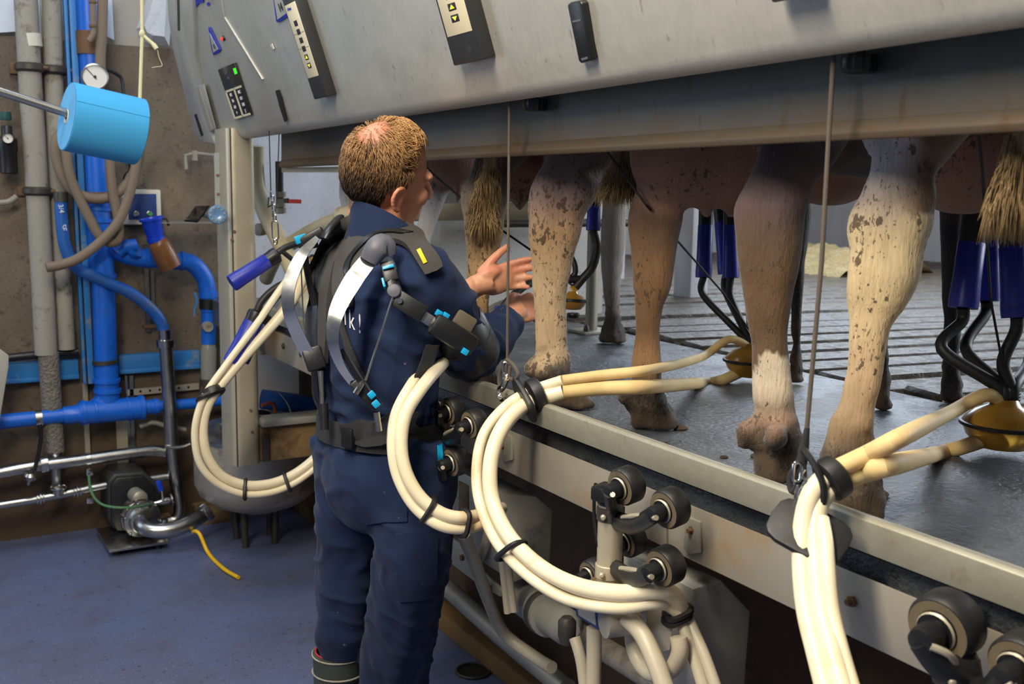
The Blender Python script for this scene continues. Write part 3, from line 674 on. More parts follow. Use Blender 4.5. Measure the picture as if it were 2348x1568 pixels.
# ---- blue rubber hose into the steel riser
t = thing('rinse_hose', 'printed blue rubber hose curving down to the steel riser pipe', 'hose', W(378, 770, .2))
MB().tube(smooth(wp([(140, 455), (141, 500), (150, 565), (175, 612), (230, 640), (300, 672), (350, 712), (372, 745), (378, 772)], .2), 6), .0265, 14).build('hose', M['pvc_hose'], t)
MB().tube(wp([(139, 440), (140, 462)], .2), .03, 14).build('end_clip', M['dark_steel'], t)
for px, py, s in ((140, 478, '3/4'), (146, 522, 'SE')):
    p = W(px, py, .2); text(s, .03, p-ray(px, py).normalized()*.0275, V((.12, 0, -1)), V((.9, -.4, .1)), M['white_ink'], t, 'print')
t = thing('riser_pipe', 'upright stainless riser pipe with clamp couplings beside the pump', 'pipe', W(400, 1180, .22)); q = .22
MB().tube(smooth(wp([(380, 790), (388, 920), (394, 1030), (404, 1110), (411, 1165), (402, 1190), (378, 1198)], q), 6), [.0315]*19+[.026]*18, 18).build('pipe', M['steel'], t)
ring('hose_tail', W(377, 756, q), W(379, 785, q), .026, M['chrome'], t, .002)
ring('coupling', W(379, 778, q), W(380, 796, q), .034, M['chrome'], t, .008)
MB().tube(smooth(wp([(378, 1024), (400, 1026), (420, 1024), (436, 1018)], q+.03), 4), .01, 8).build('clamp_arm', M['steel'], t)
# ---- stainless milk lines
t = thing('milk_line', 'wide stainless milk line along the end wall above the slim one', 'pipe', W(130, 1090, .18)); q = .18
MB().tube([W(-30, 1089, q)+V((-1.6, 0, 0))]+smooth(wp([(-30, 1089), (75, 1070), (180, 1056), (300, 1039), (360, 1034), (400, 1040)], q), 5), .0285, 18).build('pipe', M['steel'], t)
ring('union', W(92, 1066, q), W(110, 1063, q), .034, M['chrome'], t, .006); ring('union', W(196, 1054, q), W(208, 1052, q), .0285, M['chrome'], t, .002)
MB().box(W(205, 1082, q), (.028, .02, .03)).build('hanger_clip', M['chrome'], t, bevel=.002)
t = thing('rinse_line', 'slim stainless rinse line with unions low on the end wall', 'pipe', W(130, 1165, .2)); q = .2
MB().tube([W(-30, 1163, q)+V((-1.6, 0, 0))]+wp([(-30, 1163), (60, 1149), (140, 1134), (240, 1113), (400, 1090)], q), .0185, 16).build('pipe', M['steel'], t)
for x, y in ((92, 1143), (176, 1127)):
    for k in (-7, 0, 7): ring('union', W(x+k-2.5, y-k*.18, q), W(x+k+2.5, y-k*.18-.4, q), .019, M['chrome'], t, .011 if k == 0 else .006)
MB().tube(wp([(134, 1118), (134, 1136)], q), .026, 16).build('tee', M['steel'], t)
MB().torus(W(134, 1118, q), (0, 0, 1), .033, .006, 24, 6).build('tee_ring', M['chrome'], t)
MB().box(W(206, 1147, q+.02), (.03, .02, .025)).build('hanger_clip', M['chrome'], t, bevel=.002)
# black strap hose with a small tap
t = thing('tap_hose', 'short black hose with a steel tap hanging from the blue pipe', 'hose', W(70, 1110, .2))
MB().tube(smooth(wp([(90, 972), (94, 1000), (88, 1040), (79, 1078)], .24), 5), .016, 10, flat=.55).build('hose', M['black'], t)
MB().lathe(W(70, 1092, .24), (0, -.3, 1), [(.012, -.02), (.024, -.012), (.026, .008), (.016, .02)], 12).build('tap_body', M['steel'], t)
MB().tube(wp([(70, 1092), (65, 1112)], .25), .007, 8).build('spout', M['steel'], t)
# wall rails
t = thing('strut_rail', 'perforated steel strut rails fixed to the lower end wall', 'rail', W(240, 1090, .03))
for pts, wd in ((((194, 880), (202, 1060)), .022), (((278, 960), (283, 1095)), .05), (((300, 860), (306, 1090)), .018), (((288, 860), (300, 1080)), .012), (((290, 900), (455, 885)), .03), (((332, 560), (340, 760)), .02), (((348, 620), (352, 740)), .016)):
    a, b = W(*pts[0], .02), W(*pts[1], .02); hz = abs(a.x-b.x) > abs(a.z-b.z)
    MB().band([a, b], V((0, 0, wd)) if hz else V((wd, 0, 0)), .02).build('strut', M['alu'] if wd > .02 else M['steel'], t)
for i in range(7):
    p = W(300+22*i, 899-1.9*i, .031); MB().lathe(p, (0, -1, 0), [(.006, 0), (.006, .0012)], 10).build('hole', M['black'], t)
MB().box(W(345, 748, .04), (.07, .03, .012)).build('cleat', M['rust'], t)
o = MB().tube(smooth(wp([(320, 978), (350, 968), (385, 978), (425, 985)], .1), 4), .02, 8, flat=.6).build('wedge_block', M['grey_pipe']); tag(o, 'pale flat spacer lying below the big blue tee', 'spacer')
# ---- gauges
def gauge(label, px, py, r, off):
    p = W(px, py, off); d = (CAM-p); d.z = 0; d = (d.normalized()+V((0, -1, 0))).normalized()
    t = thing('pressure_gauge', label, 'gauge', p-V((0, 0, r)))
    MB().lathe(p-d*.03, d, [(r*.8, 0), (r, .006), (r, .03), (r*.9, .033), (r*.88, .026)], 28, caps=False).build('case', M['steel'], t)
    MB().lathe(p-d*.006, d, [(r*.9, 0), (r*.9, .001)], 28).build('dial', M['dial'], t)
    u = V((0, 0, 1)); s = u.cross(d)
    MB().band([p-d*.0035-(u*.3-s*.2)*r*.6, p-d*.0035+(u*.6-s*.6)*r], s*r*.08, .001).build('needle', M['black_ink'], t)
    MB().lathe(p-d*.004, d, [(r*.12, 0), (r*.1, .003)], 12).build('hub', M['black_ink'], t)
    return t
gauge('large round pressure gauge behind the blue towel roll', 218, 176, .056, .28)
g2 = gauge('small round gauge on the filter regulator', 18, 317, .022, .2)
t = thing('filter_regulator', 'dark compressed-air filter regulator at the edge of the end wall', 'regulator', W(20, 400, .12))
MB().lathe(W(18, 345, .12), (0, 0, 1), [(.03, -.1), (.036, -.095), (.036, -.01), (.04, 0), (.04, .05), (.028, .055), (.022, .07), (.022, .1), (.018, .105)], 18).build('body', M['black'], t)
MB().box(W(18, 345, .06)+V((0, 0, .02)), (.05, .12, .03)).build('wall_bracket', M['dark_steel'], t)
MB().lathe(W(12, 270, .12), (0, 0, 1), [(.024, -.01), (.026, .0), (.024, .025)], 16).build('knob', simple('green_knob', (20, 70, 70), .5), t)
o = MB().tube(smooth(wp([(-10, 465), (20, 462), (38, 450)], .1), 4), .012, 8).build('air_tube', M['grey_pipe']); tag(o, 'thin grey air tube bending into the wall clamp', 'tube')
t = thing('vent_tube', 'thin brass pipe with an elbow in front of the blue stack', 'pipe', W(205, 95, .26))
MB().tube(smooth(wp([(212, -30), (213, 40), (214, 75), (206, 90), (202, 94)], .26), 4), .0125, 10).build('pipe', M['brown_hose'], t)
for y in (5, 60): ring('joint', W(212.5, y-3, .26), W(213, y+3, .26), .0125, M['rust'], t, .004)
o = MB().tube(smooth(wp([(247, 160), (268, 170), (280, 185), (285, 230)], .2), 5), .008, 8).build('gauge_lead', M['black']); tag(o, 'black lead looping beside the large pressure gauge', 'cable')
# ---- blue-faced control box
a = W(279, 434, .1); b = W(371, 515, .1)
t = thing('switch_box', 'white switch box with navy front and two push buttons on end wall', 'switch box', (a.x, WY-.1, b.z))
MB().box(((a.x+b.x)/2, WY-.05, (a.z+b.z)/2), (b.x-a.x, .1, a.z-b.z)).build('case', M['white_plastic'], t, bevel=.006)
a2 = W(293, 444, .105); b2 = W(360, 503, .105)
MB().box(((a2.x+b2.x)/2, WY-.104, (a2.z+b2.z)/2), (b2.x-a2.x, .006, a2.z-b2.z)).build('front', M['navy_face'], t, bevel=.001)
for px, mt in ((312, 'steel'), (343, 'green_led')):
    p = W(px, 490, .108); bt = MB().lathe(p, (0, -1, 0), [(.013, 0), (.013, .004), (.010, .005)], 18).build('button_ring', M['chrome'], t)
    MB().lathe(p+V((0, -.004, 0)), (0, -1, 0), [(.0095, 0), (.009, .003)], 16).build('button', simple('green_push', (60, 150, 70), .4) if px > 320 else M['grey_pipe'], bt)
o = MB().tube(smooth(wp([(300, 300), (290, 345), (305, 385), (290, 410), (310, 432)], .08), 5), .016, 8).build('feed_cable', M['black']); tag(o, 'tangled black feed cable above the switch box', 'cable')
# ---- dip cup: blue cup over an amber bottle
c0 = W(347, 503, .24); c1 = W(358, 548, .24); c2 = W(392, 612, .24); ax = (c1-c0).normalized()
t = thing('dip_cup', 'bright blue dip cup on a brown bottle hung by the switch box', 'cup', c2)
MB().lathe(c0, c1-c0, [(.045, .006), (.053, .004), (.054, -.006), (.05, -.008), (.046, .004), (.04, .07), (.036, .088)], 24).build('cup', M['bright_blue'], t)
MB().lathe(c1, c1-c0, [(.034, -.012), (.041, -.008), (.041, .012), (.034, .016)], 22).build('collar', M['bright_blue'], t)
ax2 = (c2-c1)
MB().lathe(c1, ax2, [(.034, 0), (.044, .012), (.05, .03), (.052, .1), (.048, ax2.length*1.02), (.03, ax2.length*1.05)], 22).build('bottle', M['bottle'], t)
MB().tube(smooth([c0+V((.05, 0, .005)), c0+V((.07, 0, .0)), c0+V((.075, 0, -.03))], 4), .006, 8).build('hook', M['dark_steel'], t)
o = MB().band(wp([(360, 510), (500, 510)], .2), V((0, .14, 0)), .004).build('glass_shelf', M['clear']); tag(o, 'thin clear shelf edge running from the switch box to the post', 'shelf')
# ---- papers and bag on the upper wall
for lab, poly in (('printed notice sheet high beside the thick grey pipe', ((-20, -40), (33, -40), (38, 72), (-20, 76))), ('narrow pale notice strip between the two grey pipes', ((83, -40), (88, -40), (95, 80), (88, 82))), ('white notice strip beside the blue stack', ((239, -20), (256, -20), (262, 92), (243, 82)))):
    o = MB().prism([W(x, y, .012) for x, y in poly], (0, .003, 0)).build('notice_sheet', M['paper']); tag(o, lab, 'notice')
o = None
pts = [(345, -40), (395, -40), (392, 60), (388, 106), (345, 102), (322, 90), (312, 66), (330, 20)]
mb = MB(); ctr = W(360, 60, .12); ring_ = [W(x, y, .03) for x, y in pts]; mid = [W(lerp(x, 360, .4), lerp(y, 50, .4), .1+.03*math.sin(i*2.1)) for i, (x, y) in enumerate(pts)]
mb.loft([ring_, mid], caps=True); o = mb.build('plastic_bag', M['bag'], ang=25); tag(o, 'crumpled white plastic bag hanging on the upper wall', 'bag')
# grey plastic flap at the picture's far end corner
o = MB().prism([W(x, y, .3) for x, y in ((-40, 800), (0, 800), (20, 815), (20, 840), (5, 930), (-8, 1010), (-40, 1010))], (0, .02, 0)).box(W(-20, 806, .15), (.03, .3, .012)).build('plastic_flap', M['grey_panel'], bevel=.004); tag(o, 'grey plastic flap hanging at the end of the blue channel', 'flap')
# ---- rotary pump
pc = W(317, 1182, .34); t = thing('milk_pump', 'black-hooded milk pump with stainless head at foot of end wall', 'pump', (pc.x, pc.y, 0))
hood = [(246, 1105), (262, 1086), (330, 1081), (364, 1110), (366, 1190), (350, 1215), (262, 1215), (247, 1190)]
hc = [onY(x, y, pc.y+.10) for x, y in hood]
rear = [p+V((0, .2, 0)) for p in hc]
MB().loft([hc, rear]).build('motor_hood', M['motor'], t, bevel=.012, seg=3)
fr = [onY(lerp(x, 312, .12), lerp(y, 1155, .05)+6, pc.y+.085) for x, y in hood]
MB().loft([fr, [p+V((0, .02, 0)) for p in fr]]).build('hood_front', M['black'], t, bevel=.006)
dv_ = (V((CAM.x, CAM.y, pc.z))-pc).normalized(); hd = (V((.15, -1, -.05))).normalized()
pc = pc+hd*.03
MB().lathe(pc, hd, [(.05, -.12), (.05, -.03), (.082, -.03), (.084, -.012), (.076, -.01), (.076, .012), (.084, .014), (.084, .028), (.068, .034), (.062, .05), (.035, .064)], 32).build('pump_head', M['steel'], t)
for k in range(6):
    an = k*PI/3; u = hd.orthogonal().normalized(); bb = hd.cross(u); p = pc+(u*math.cos(an)+bb*math.sin(an))*.082
    MB().lathe(p-hd*.015, hd, [(.007, 0), (.007, .05), (.004, .054)], 8).build('clamp_bolt', M['chrome'], t)
MB().lathe(W(318, 1140, .32), hd, [(.035, -.05), (.035, .02), (.02, .03)], 18).build('motor_boss', M['tank'], t)
sp_ = smooth([onY(x, y, Y) for x, y, Y in ((322, 1186, 4.80), (326, 1206, 4.74), (350, 1216, 4.70), (395, 1214, 4.68), (440, 1197, 4.70), (474, 1174, 4.76))], 6)
MB().tube(sp_, .034, 18).build('suction_pipe', M['steel'], t)
MB().lathe(onY(472, 1175, 4.75), (.6, .2, .35), [(.036, -.012), (.046, -.01), (.046, .012), (.036, .014)], 22).build('tank_union', M['chrome'], t)
bp = onY(275, 1226, 4.8); MB().box((bp.x+.07, 4.9, .035), (.26, .34, .012)).build('base_plate', M['steel'], t, bevel=.002)
for dx in (-.02, .16): MB().cyl((bp.x+dx, 4.78, 0), (bp.x+dx, 4.78, .03), .02, .016, 12).build('foot', M['rubber'], t)
for dx in (-.02, .16): MB().cyl((bp.x+dx, 5.02, 0), (bp.x+dx, 5.02, .03), .02, .016, 12).build('foot', M['rubber'], t)
t2 = thing('ball_valve', 'small steel ball valve with blue lever on the pump', 'valve', onY(380, 1155, 4.85))
MB().tube([onY(x, y, 4.84) for x, y in ((352, 1154), (364, 1152), (376, 1149), (394, 1146))], [.008, .012, .017, .013], 12).build('body', M['chrome'], t2)
MB().torus(onY(393, 1146, 4.84), (1, 0, .1), .024, .006, 18, 6).build('clamp_ring', M['steel'], t2)
MB().tube([onY(x, y, 4.82) for x, y in ((374, 1148), (372, 1128), (368, 1120))], .006, 8).build('stem', M['chrome'], t2)
MB().band([onY(x, y, 4.815) for x, y in ((370, 1126), (362, 1102))], V((.022, 0, .006)), .008).build('lever', M['bright_blue'], t2, bevel=.003)
MB().cyl(onY(376, 1190, 4.84), onY(376, 1200, 4.84), .018, n=12).build('drain_plug', M['chrome'], t2)
o = MB().tube(smooth([onY(x, y, Y) for x, y, Y in ((204, 1090, 5.0), (206, 1112, 4.95), (216, 1140, 4.85), (238, 1158, 4.72), (280, 1164, 4.66), (325, 1160, 4.70), (352, 1154, 4.82))], 6), .0058, 8).build('signal_tube', M['green_tube']); tag(o, 'thin green tube sagging across the pump to the ball valve', 'tube')
yh = [onY(441, 1218, 4.68)]+[onZ(x, y, .012) for x, y in ((478, 1268), (512, 1303), (547, 1324))]
o = thing('drain_hose', 'short yellow hose end dropping from the suction pipe to the floor', 'hose', (yh[-1].x, yh[-1].y, 0))
MB().tube(smooth([yh[0], yh[0].lerp(yh[1], .45)+V((0, 0, .035)), yh[1], yh[2], yh[3]], 6), .0085, 10).build('hose', M['yellow'], o)
MB().lathe(yh[0], (0, 0, 1), [(.012, -.008), (.012, .01)], 10).build('clip', M['steel'], o)
# ---- receiver tank
tc = onY(592, 1060, 4.62); TR = .285
zt = onY(592, 985, 4.62).z; zb_ = onY(560, 1150, 4.40).z
t = thing('receiver_tank', 'dull stainless receiver tank behind the post beside the pump', 'tank', (tc.x, 4.62, zb_-.06))
c = V((tc.x, 4.62, 0))
MB().lathe(c, (0, 0, 1), [(.02, zb_-.125), (.10, zb_-.11), (.2, zb_-.07), (TR-.02, zb_-.02), (TR, zb_+.03), (TR, zt-.02), (TR-.004, zt)], 48).build('body', M['tank'], t)
MB().lathe(c, (0, 0, 1), [(TR+.006, zt-.015), (TR+.008, zt), (TR-.03, zt+.02), (.16, zt+.045), (.1, zt+.05), (.02, zt+.052)], 48).build('lid', M['steel'], t)
MB().lathe(c+V((-.1, -.05, 0)), (0, 0, 1), [(.085, zt+.04), (.085, zt+.055), (.06, zt+.06), (.05, zt+.085), (.02, zt+.09)], 24).build('hatch', M['chrome'], t)
MB().tube([c+V((-.1, -.05, zt+.08)), c+V((-.1, -.05, zt+.12))], .014, 10).build('hatch_knob', M['steel'], t)
for an in (.6, 2.4, 3.9, 5.4): MB().cyl(c+V((math.cos(an)*.1, math.sin(an)*.1+.05, 0.0)), c+V((math.cos(an)*.11, math.sin(an)*.11+.05, zb_-.06)), .016, n=10).build('leg', M['dark_steel'], t)
for px, py, lab in ((510, 1198, 'timber packing block under the receiver tank'), (360, 1236, 'timber packing block under the pump suction pipe')):
    p = onZ(px, py, .0); o = MB().box((p.x, p.y+.1, .03), (.2, .2, .06)).build('timber_block', M['wood'], bevel=.004); tag(o, lab, 'block')
# cables behind the tank under the platform
for lab, pts, r, mt in (('orange cable arching over the receiver tank lid', ((600, 930), (625, 925), (632, 950), (628, 985)), .009, 'orange_cable'), ('thin grey wire drooping beside the receiver tank', ((640, 900), (664, 935), (674, 1000)), .003, 'steel'), ('black cable running over the receiver tank', ((590, 945), (615, 950), (640, 990)), .012, 'black')):
    o = MB().tube(smooth([onY(x, y, 4.5) for x, y in pts], 5), r, 8).build('cable', M[mt]); tag(o, lab, 'cable')
o = MB().tube([onY(x, y, Y) for x, y, Y in ((600, 915, 5.02), (680, 925, 5.0), (760, 950, 4.98))], .05, 16).build('drain_branch', M['pvc_hose']); tag(o, 'dusty blue pipe passing under the platform behind the man', 'pipe')
# ---- towel roll on its bar with the rope
a = at(153, 267, 3.42); b = at(318, 303, 3.56); ax = (b-a).normalized(); R = .112; LN = (b-a).length
t = thing('paper_roll', 'bright blue paper towel roll on a hanging grey bar', 'paper roll', (a+b)/2-V((0, 0, R)))
prof = [(.022, .001), (R-.002, 0), (R, .002), (R, LN-.002), (R-.002, LN), (.022, LN-.001)]
mb = MB().lathe(a, ax, prof, 64, caps=False); mb.loft([[p for p in mb.v[:64]], [p for p in mb.v[-64:]]], caps=False)
mb.build('roll', M['towel'], t)
u = V((0, 0, 1)); u = (u-ax*u.dot(ax)).normalized(); s = ax.cross(u); s = s if (CAM-a).dot(s) > 0 else -s
def rp(an, h, r): return a+ax*h+(u*math.sin(an)+s*math.cos(an))*r
pl = [rp(math.radians(24+k*6), 0.001, R+.0012) for k in range(20)]
MB().loft([[p for p in pl], [p+ax*(LN-.002) for p in pl]], caps=False).build('loose_sheet', M['towel'], t)
MB().lathe(a-ax*.0008, ax, [(R*.97, 0), (.022, 0.0002)], 64, caps=False).build('end_face', M['towel_edge'], t)
MB().torus(a, ax, .021, .003, 24, 6).build('core', M['white_plastic'], t)
o = MB().tube([a+(at(-60, 197, 3.27)-a).normalized()*1.6, a+ax*.1, b+ax*.02], .0145, 16).build('roll_bar', M['steel']); tag(o, 'slanting grey metal bar through the blue paper roll', 'bar')
rt = b+u*.0+V((0, 0, .0))
t = thing('hanging_rope', 'pale twisted rope holding up the end of the roll bar', 'rope', b)
MB().tube([at(324, -260, 3.56), at(326, 78, 3.56), at(321, 228, 3.56), b+V((0, 0, .02))], .0062, 8).build('rope', M['rope'], t)
MB().ell(at(326, 78, 3.56), (.011, .011, .014), n=10, m=8).build('knot', M['rope'], t)
MB().tube(smooth([at(x, y, 3.56) for x, y in ((326, 78), (338, 90), (350, 100), (360, 113))], 4), [.006]*9+[.008]*4, 8).build('rope_end', M['rope'], t)
MB().tube(smooth([at(x, y, 3.56) for x, y in ((361, 114), (365, 132), (372, 150), (360, 153), (348, 155))], 4), .0012, 6).build('thread', M['rope'], t)
# ================================================================ POST, STALL FRAME, CORDS
def X(px, py, x): return onX(px, py, x)
PYc = 3.98
a = onY(545, 1070, PYc); bw = onY(600, 1070, PYc).x-a.x
zt0 = onY(545, 325, PYc).z+.05
t = thing('support_post', 'broad dented aluminium support post under the cabinet end', 'post', (a.x, PYc, a.z))
def rr(x0, x1, y0, y1, r, z, n=5):
    out = []
    for cx, cy, s in ((x1-r, y0+r, -90), (x1-r, y1-r, 0), (x0+r, y1-r, 90), (x0+r, y0+r, 180)):
        for k in range(n+1):
            an = math.radians(s+90*k/n); out.append(V((cx+r*math.cos(an), cy+r*math.sin(an), z)))
    return out
MB().loft([rr(a.x-.012, a.x+bw, PYc, PYc+.2, .032, z) for z in (a.z, zt0)]).build('post', M['alu'], t, ang=50)
MB().box((a.x-.001, PYc-.001, (a.z+zt0)/2), (.003, .004, zt0-a.z)).build('seam', M['dark_steel'], t)
for px, py in ((499, 402), (500, 445), (532, 550), (537, 530), (575, 940), (578, 990)):
    p = onY(px, py, PYc-.003) if px > 520 else onY(px, py, PYc+.11)
    MB().lathe(p, (-.4, -1, 0), [(.006, 0), (.006, .003), (.003, .004)], 8).build('rivet', M['rust'], t)
q0 = onY(498, 350, PYc+.12); q1 = onY(500, 480, PYc+.12)
MB().band([q0, q1], V((.012, -.03, 0)), .004).build('slot_rail', M['galv'], t)
t = thing('cross_beam', 'dusty box-section cross beam running from the post under the platform', 'beam', (a.x+.3, PYc+.1, a.z))
MB().box((a.x+bw+.31, PYc+.1, a.z+.075), (.62, .17, .15)).build('beam', M['wood'], t, bevel=.01)
MB().box((a.x+bw+.31, PYc+.03, a.z+.165), (.62, .1, .03)).build('top_strip', M['box_steel'], t, bevel=.006)
MB().box((a.x+bw+.02, PYc+.005, a.z+.06), (.03, .012, .11)).build('end_plate', M['dark_steel'], t, bevel=.003)
t = thing('blue_dial', 'round clear-blue ribbed dial clipped on the aluminium post', 'dial', onY(500, 512, PYc))
p = onY(499, 492, PYc-.06); d = (CAM-p).normalized()
MB().lathe(p, d, [(.02, -.075), (.02, -.03), (.034, -.028), (.036, 0), (.033, .008), (.02, .01), (.012, .006), (.004, .006)], 24).build('dial', simple('ice_blue', (96, 130, 168), .2, var=.3, scale=60), t)
for k in range(10):
    an = k*PI/5; u = d.orthogonal().normalized(); v_ = d.cross(u); c_ = p+d*.008+(u*math.cos(an)+v_*math.sin(an))*.025
    MB().ell(c_, .005, n=8, m=6).build('rib', M['clear'], t)
t = thing('phone', 'black phone lying tilted on a clip beside the aluminium post', 'phone', onY(450, 505, PYc))
p0, p1, p2, p3 = [onY(x, y, PYc-.02+dy) for x, y, dy in ((422, 504, 0), (448, 471, .03), (483, 470, .03), (455, 507, 0))]
MB().prism([p0, p1, p2, p3], V((0, .012, -.008))).build('case', M['black'], t, bevel=.004)
MB().tube([(p2+p3)/2+V((-.01, .012, -.006)), onY(487, 500, PYc+.02), onY(515, 505, PYc+.08)], .007, 8).build('holder', M['grey_cap'], t)
cc = (p0+p1+p2+p3)/4; MB().prism([cc+(q-cc)*.84+V((0, -.0022, .0016)) for q in (p0, p1, p2, p3)], V((0, .001, -.001))).build('screen', simple('dark_glass', (30, 26, 24), .08, bump=0), t)
t = thing('grab_handle', 'thin pale wall handle beside the top of the post', 'handle', W(460, 385, .1))
MB().tube(wp([(427, 388), (425, 356), (446, 351), (490, 356), (495, 390)], .1), .009, 8).build('loop', M['grey_pipe'], t)
MB().tube(wp([(446, 345), (447, 368)], .1), .014, 8).build('clip', M['grey_pipe'], t)
# cream stall frame tubes
FX = 1.36
t = thing('tube_railing', 'bent cream-painted stall frame tubes at the end of the platform', 'railing', X(700, 720, FX))
MB().tube(smooth([X(x, y, FX) for x, y in ((586, 335), (586, 390), (592, 440), (612, 495), (645, 560), (690, 655), (735, 745))], 6), .036, 18).build('bent_tube', M['frame_paint'], t)
MB().tube(smooth([X(830, 490, FX+.05)+V((.7, -.25, .02))]+[X(x, y, FX+.05) for x, y in ((830, 490), (790, 500), (745, 516), (690, 545), (640, 580), (610, 640))], 6), .03, 16).build('brace_tube', M['frame_paint'], t)
MB().tube([X(x, y, FX) for x, y in ((690, 655), (640, 730), (600, 800))], .03, 14).build('lower_tube', M['frame_paint'], t)
MB().lathe(X(600, 526, FX-.03), (-1, -.4, 0), [(.012, -.06), (.022, -.02), (.026, 0), (.026, .02), (.018, .026)], 18).build('tube_plug', M['grey_pipe'], t)
t = thing('lever_valve', 'upright pipe valve with a red lever behind the cords', 'valve', X(648, 480, FX+.1))
MB().tube([X(x, y, FX+.1) for x, y in ((640, 370), (642, 490))], .017, 12).build('pipe', M['dark_steel'], t)
for y0, y1, r in ((440, 452, .022), (455, 474, .02), (476, 488, .024)): MB().cyl(X(644, y0, FX+.1), X(644, y1, FX+.1), r, n=12).build('collar', M['galv'], t)
MB().band([X(652, 461, FX+.08), X(690, 462, FX+.08)], V((0, 0, .017)), .006).build('lever', M['red'], t, bevel=.003)
MB().band([X(652, 460, FX+.077), X(661, 460, FX+.077)], V((0, 0, .02)), .007).build('lever_root', M['black'], t)
b_st = 2.66
for xx in (1.75, 2.6): pass
o = MB().tube([V((2.05, 3.55, onY(1100, 512, 3.55).z)), V((b_st, 3.55, onY(1100, 512, 3.55).z))], .017, 12).build('stall_bar', M['dark_steel']); tag(o, 'dark horizontal stall bar across the pale speckled wall', 'bar')
p = onZ(1355, 762, ZP)
t = thing('stall_post', 'galvanised stall post on a bolted foot plate behind the cow legs', 'post', p)
MB().cyl(p, p+V((0, 0, .5)), .024, n=18).build('tube', M['galv'], t); MB().box(p+V((0, 0, .006)), (.14, .12, .012)).build('foot_plate', M['galv'], t, bevel=.002)
for dx in (-.05, .05): MB().lathe(p+V((dx, -.04, .012)), (0, 0, 1), [(.012, 0), (.011, .014), (.006, .026)], 8).build('bolt', M['dark_steel'], t)
for px, X_ in ((1582, 3.6),):
    p = onX(px, 690, X_); p.z = ZP-.1
    o = MB().box(p+V((0, 0, .9)), (.12, .14, 1.8)).build('barn_pillar', M['white_wall'], bevel=.01); tag(o, 'pale square barn pillar standing behind the brown cow', 'pillar')
# ---- cords with their hooks
def link(c, ax, ln, w_, r, up=V((0, 0, 1))):
    up = V(up).normalized(); s = V(ax).normalized().cross(up).normalized(); pts = []
    for k in range(20):
        an = 2*PI*k/20; pts.append(V(c)+up*(math.cos(an)*(w_/2)+(ln/2-w_/2)*(1 if math.cos(an) > 0 else -1))+s*math.sin(an)*w_/2)
    return MB().tube(pts, r, 8, closed=True)
VIEW = V((.5, .85, 0)).normalized()
CXp = 1.2
t = thing('pull_cord', 'thin grey cord with looped end hooked to the milk hoses over the kerb', 'cord', X(1163, 915, CXp))
top = X(1168, 226, CXp); bot = X(1163, 826, CXp)
MB().tube([top, top.lerp(bot, .5), bot], .0032, 8).build('cord', M['cord'], t)
MB().tube(smooth([X(x, y, CXp) for x, y in ((1163, 822), (1148, 848), (1144, 875), (1150, 896), (1164, 870), (1166, 830))], 5), .004, 8).build('eye', M['cord'], t)
MB().tube(smooth([X(x, y, CXp-.01) for x, y in ((1163, 824), (1178, 838), (1188, 858), (1180, 869), (1168, 866), (1170, 840))], 5), .0042, 8).build('knot_loop', M['cord'], t)
link(X(1160, 850, CXp-.012), VIEW, .042, .014, .003).build('link', M['chrome'], t); link(X(1157, 868, CXp-.012), V((.85, -.5, 0)), .03, .012, .003).build('link', M['chrome'], t)
MB().tube(smooth([X(x, y, CXp-.015) for x, y in ((1162, 860), (1154, 882), (1144, 892), (1143, 905), (1150, 917), (1158, 915))], 5), .0048, 8).build('hook', M['chrome'], t)
t = thing('pull_cord', 'taut brown-grey cord with snap hook above the hose by the white cow leg', 'cord', X(1830, 1212, 1.17))
MB().tube([X(1911, 126, CXp), X(1884, 600, 1.185), X(1850, 985, 1.17)], .0036, 8).build('cord', M['cord'], t)
MB().tube([X(1851, 980, 1.17), X(1843, 1030, 1.17), X(1838, 1062, 1.17)], [.004, .008, .008], 10).build('wrapping', M['webbing'], t)
MB().tube(smooth([X(x, y, 1.165) for x, y in ((1842, 1030), (1868, 1065), (1886, 1110), (1888, 1150), (1872, 1190)) ], 5), .0055, 8).build('elastic_loop', M['black'], t)
MB().tube(smooth([X(x, y, 1.17) for x, y in ((1836, 1050), (1812, 1095), (1818, 1128), (1838, 1090), (1842, 1060))], 5), .005, 8).build('loop', M['webbing'], t)
link(X(1828, 1082, 1.16), VIEW, .03, .012, .0026).build('link', M['chrome'], t)
MB().tube(smooth([X(x, y, 1.155) for x, y in ((1846, 1075), (1838, 1090), (1850, 1104), (1838, 1122), (1820, 1150))], 5), .0024, 8).build('split_pin', M['chrome'], t)
MB().tube(smooth([X(x, y, 1.155) for x, y in ((1834, 1115), (1828, 1135), (1832, 1160), (1828, 1190), (1828, 1214))], 5), .0052, 8).build('snap_hook', M['chrome'], t)
t = thing('pull_cord', 'pair of thin black cords with steel chain links holding the idle cluster', 'cord', onY(632, 570, 3.58))
MB().tube([onY(617, 300, 3.58), onY(621, 438, 3.58)], .002, 6).build('cord', M['black_cord'], t); MB().tube([onY(640, 300, 3.58), onY(637, 400, 3.58), onY(634, 478, 3.58)], .002, 6).build('cord', M['black_cord'], t)
for k, y in enumerate((446, 456, 466, 476, 490, 500)):
    link(onY(622+(2 if k % 2 else -1)+k*1.2, y, 3.58), VIEW if k % 2 else V((.85, -.5, 0)), .022, .01, .0026).build('link', M['chrome'], t)
MB().tube([onY(x, y, 3.58) for x, y in ((616, 452), (614, 476), (624, 470))], .004, 8).build('tie', M['black'], t)
link(onY(631, 528, 3.58), VIEW, .066, .022, .0026, up=V((-.05, 0, 1))).build('snap_ring', M['chrome'], t)
link(onY(632, 553, 3.58), VIEW, .02, .012, .0026).build('link', M['chrome'], t)
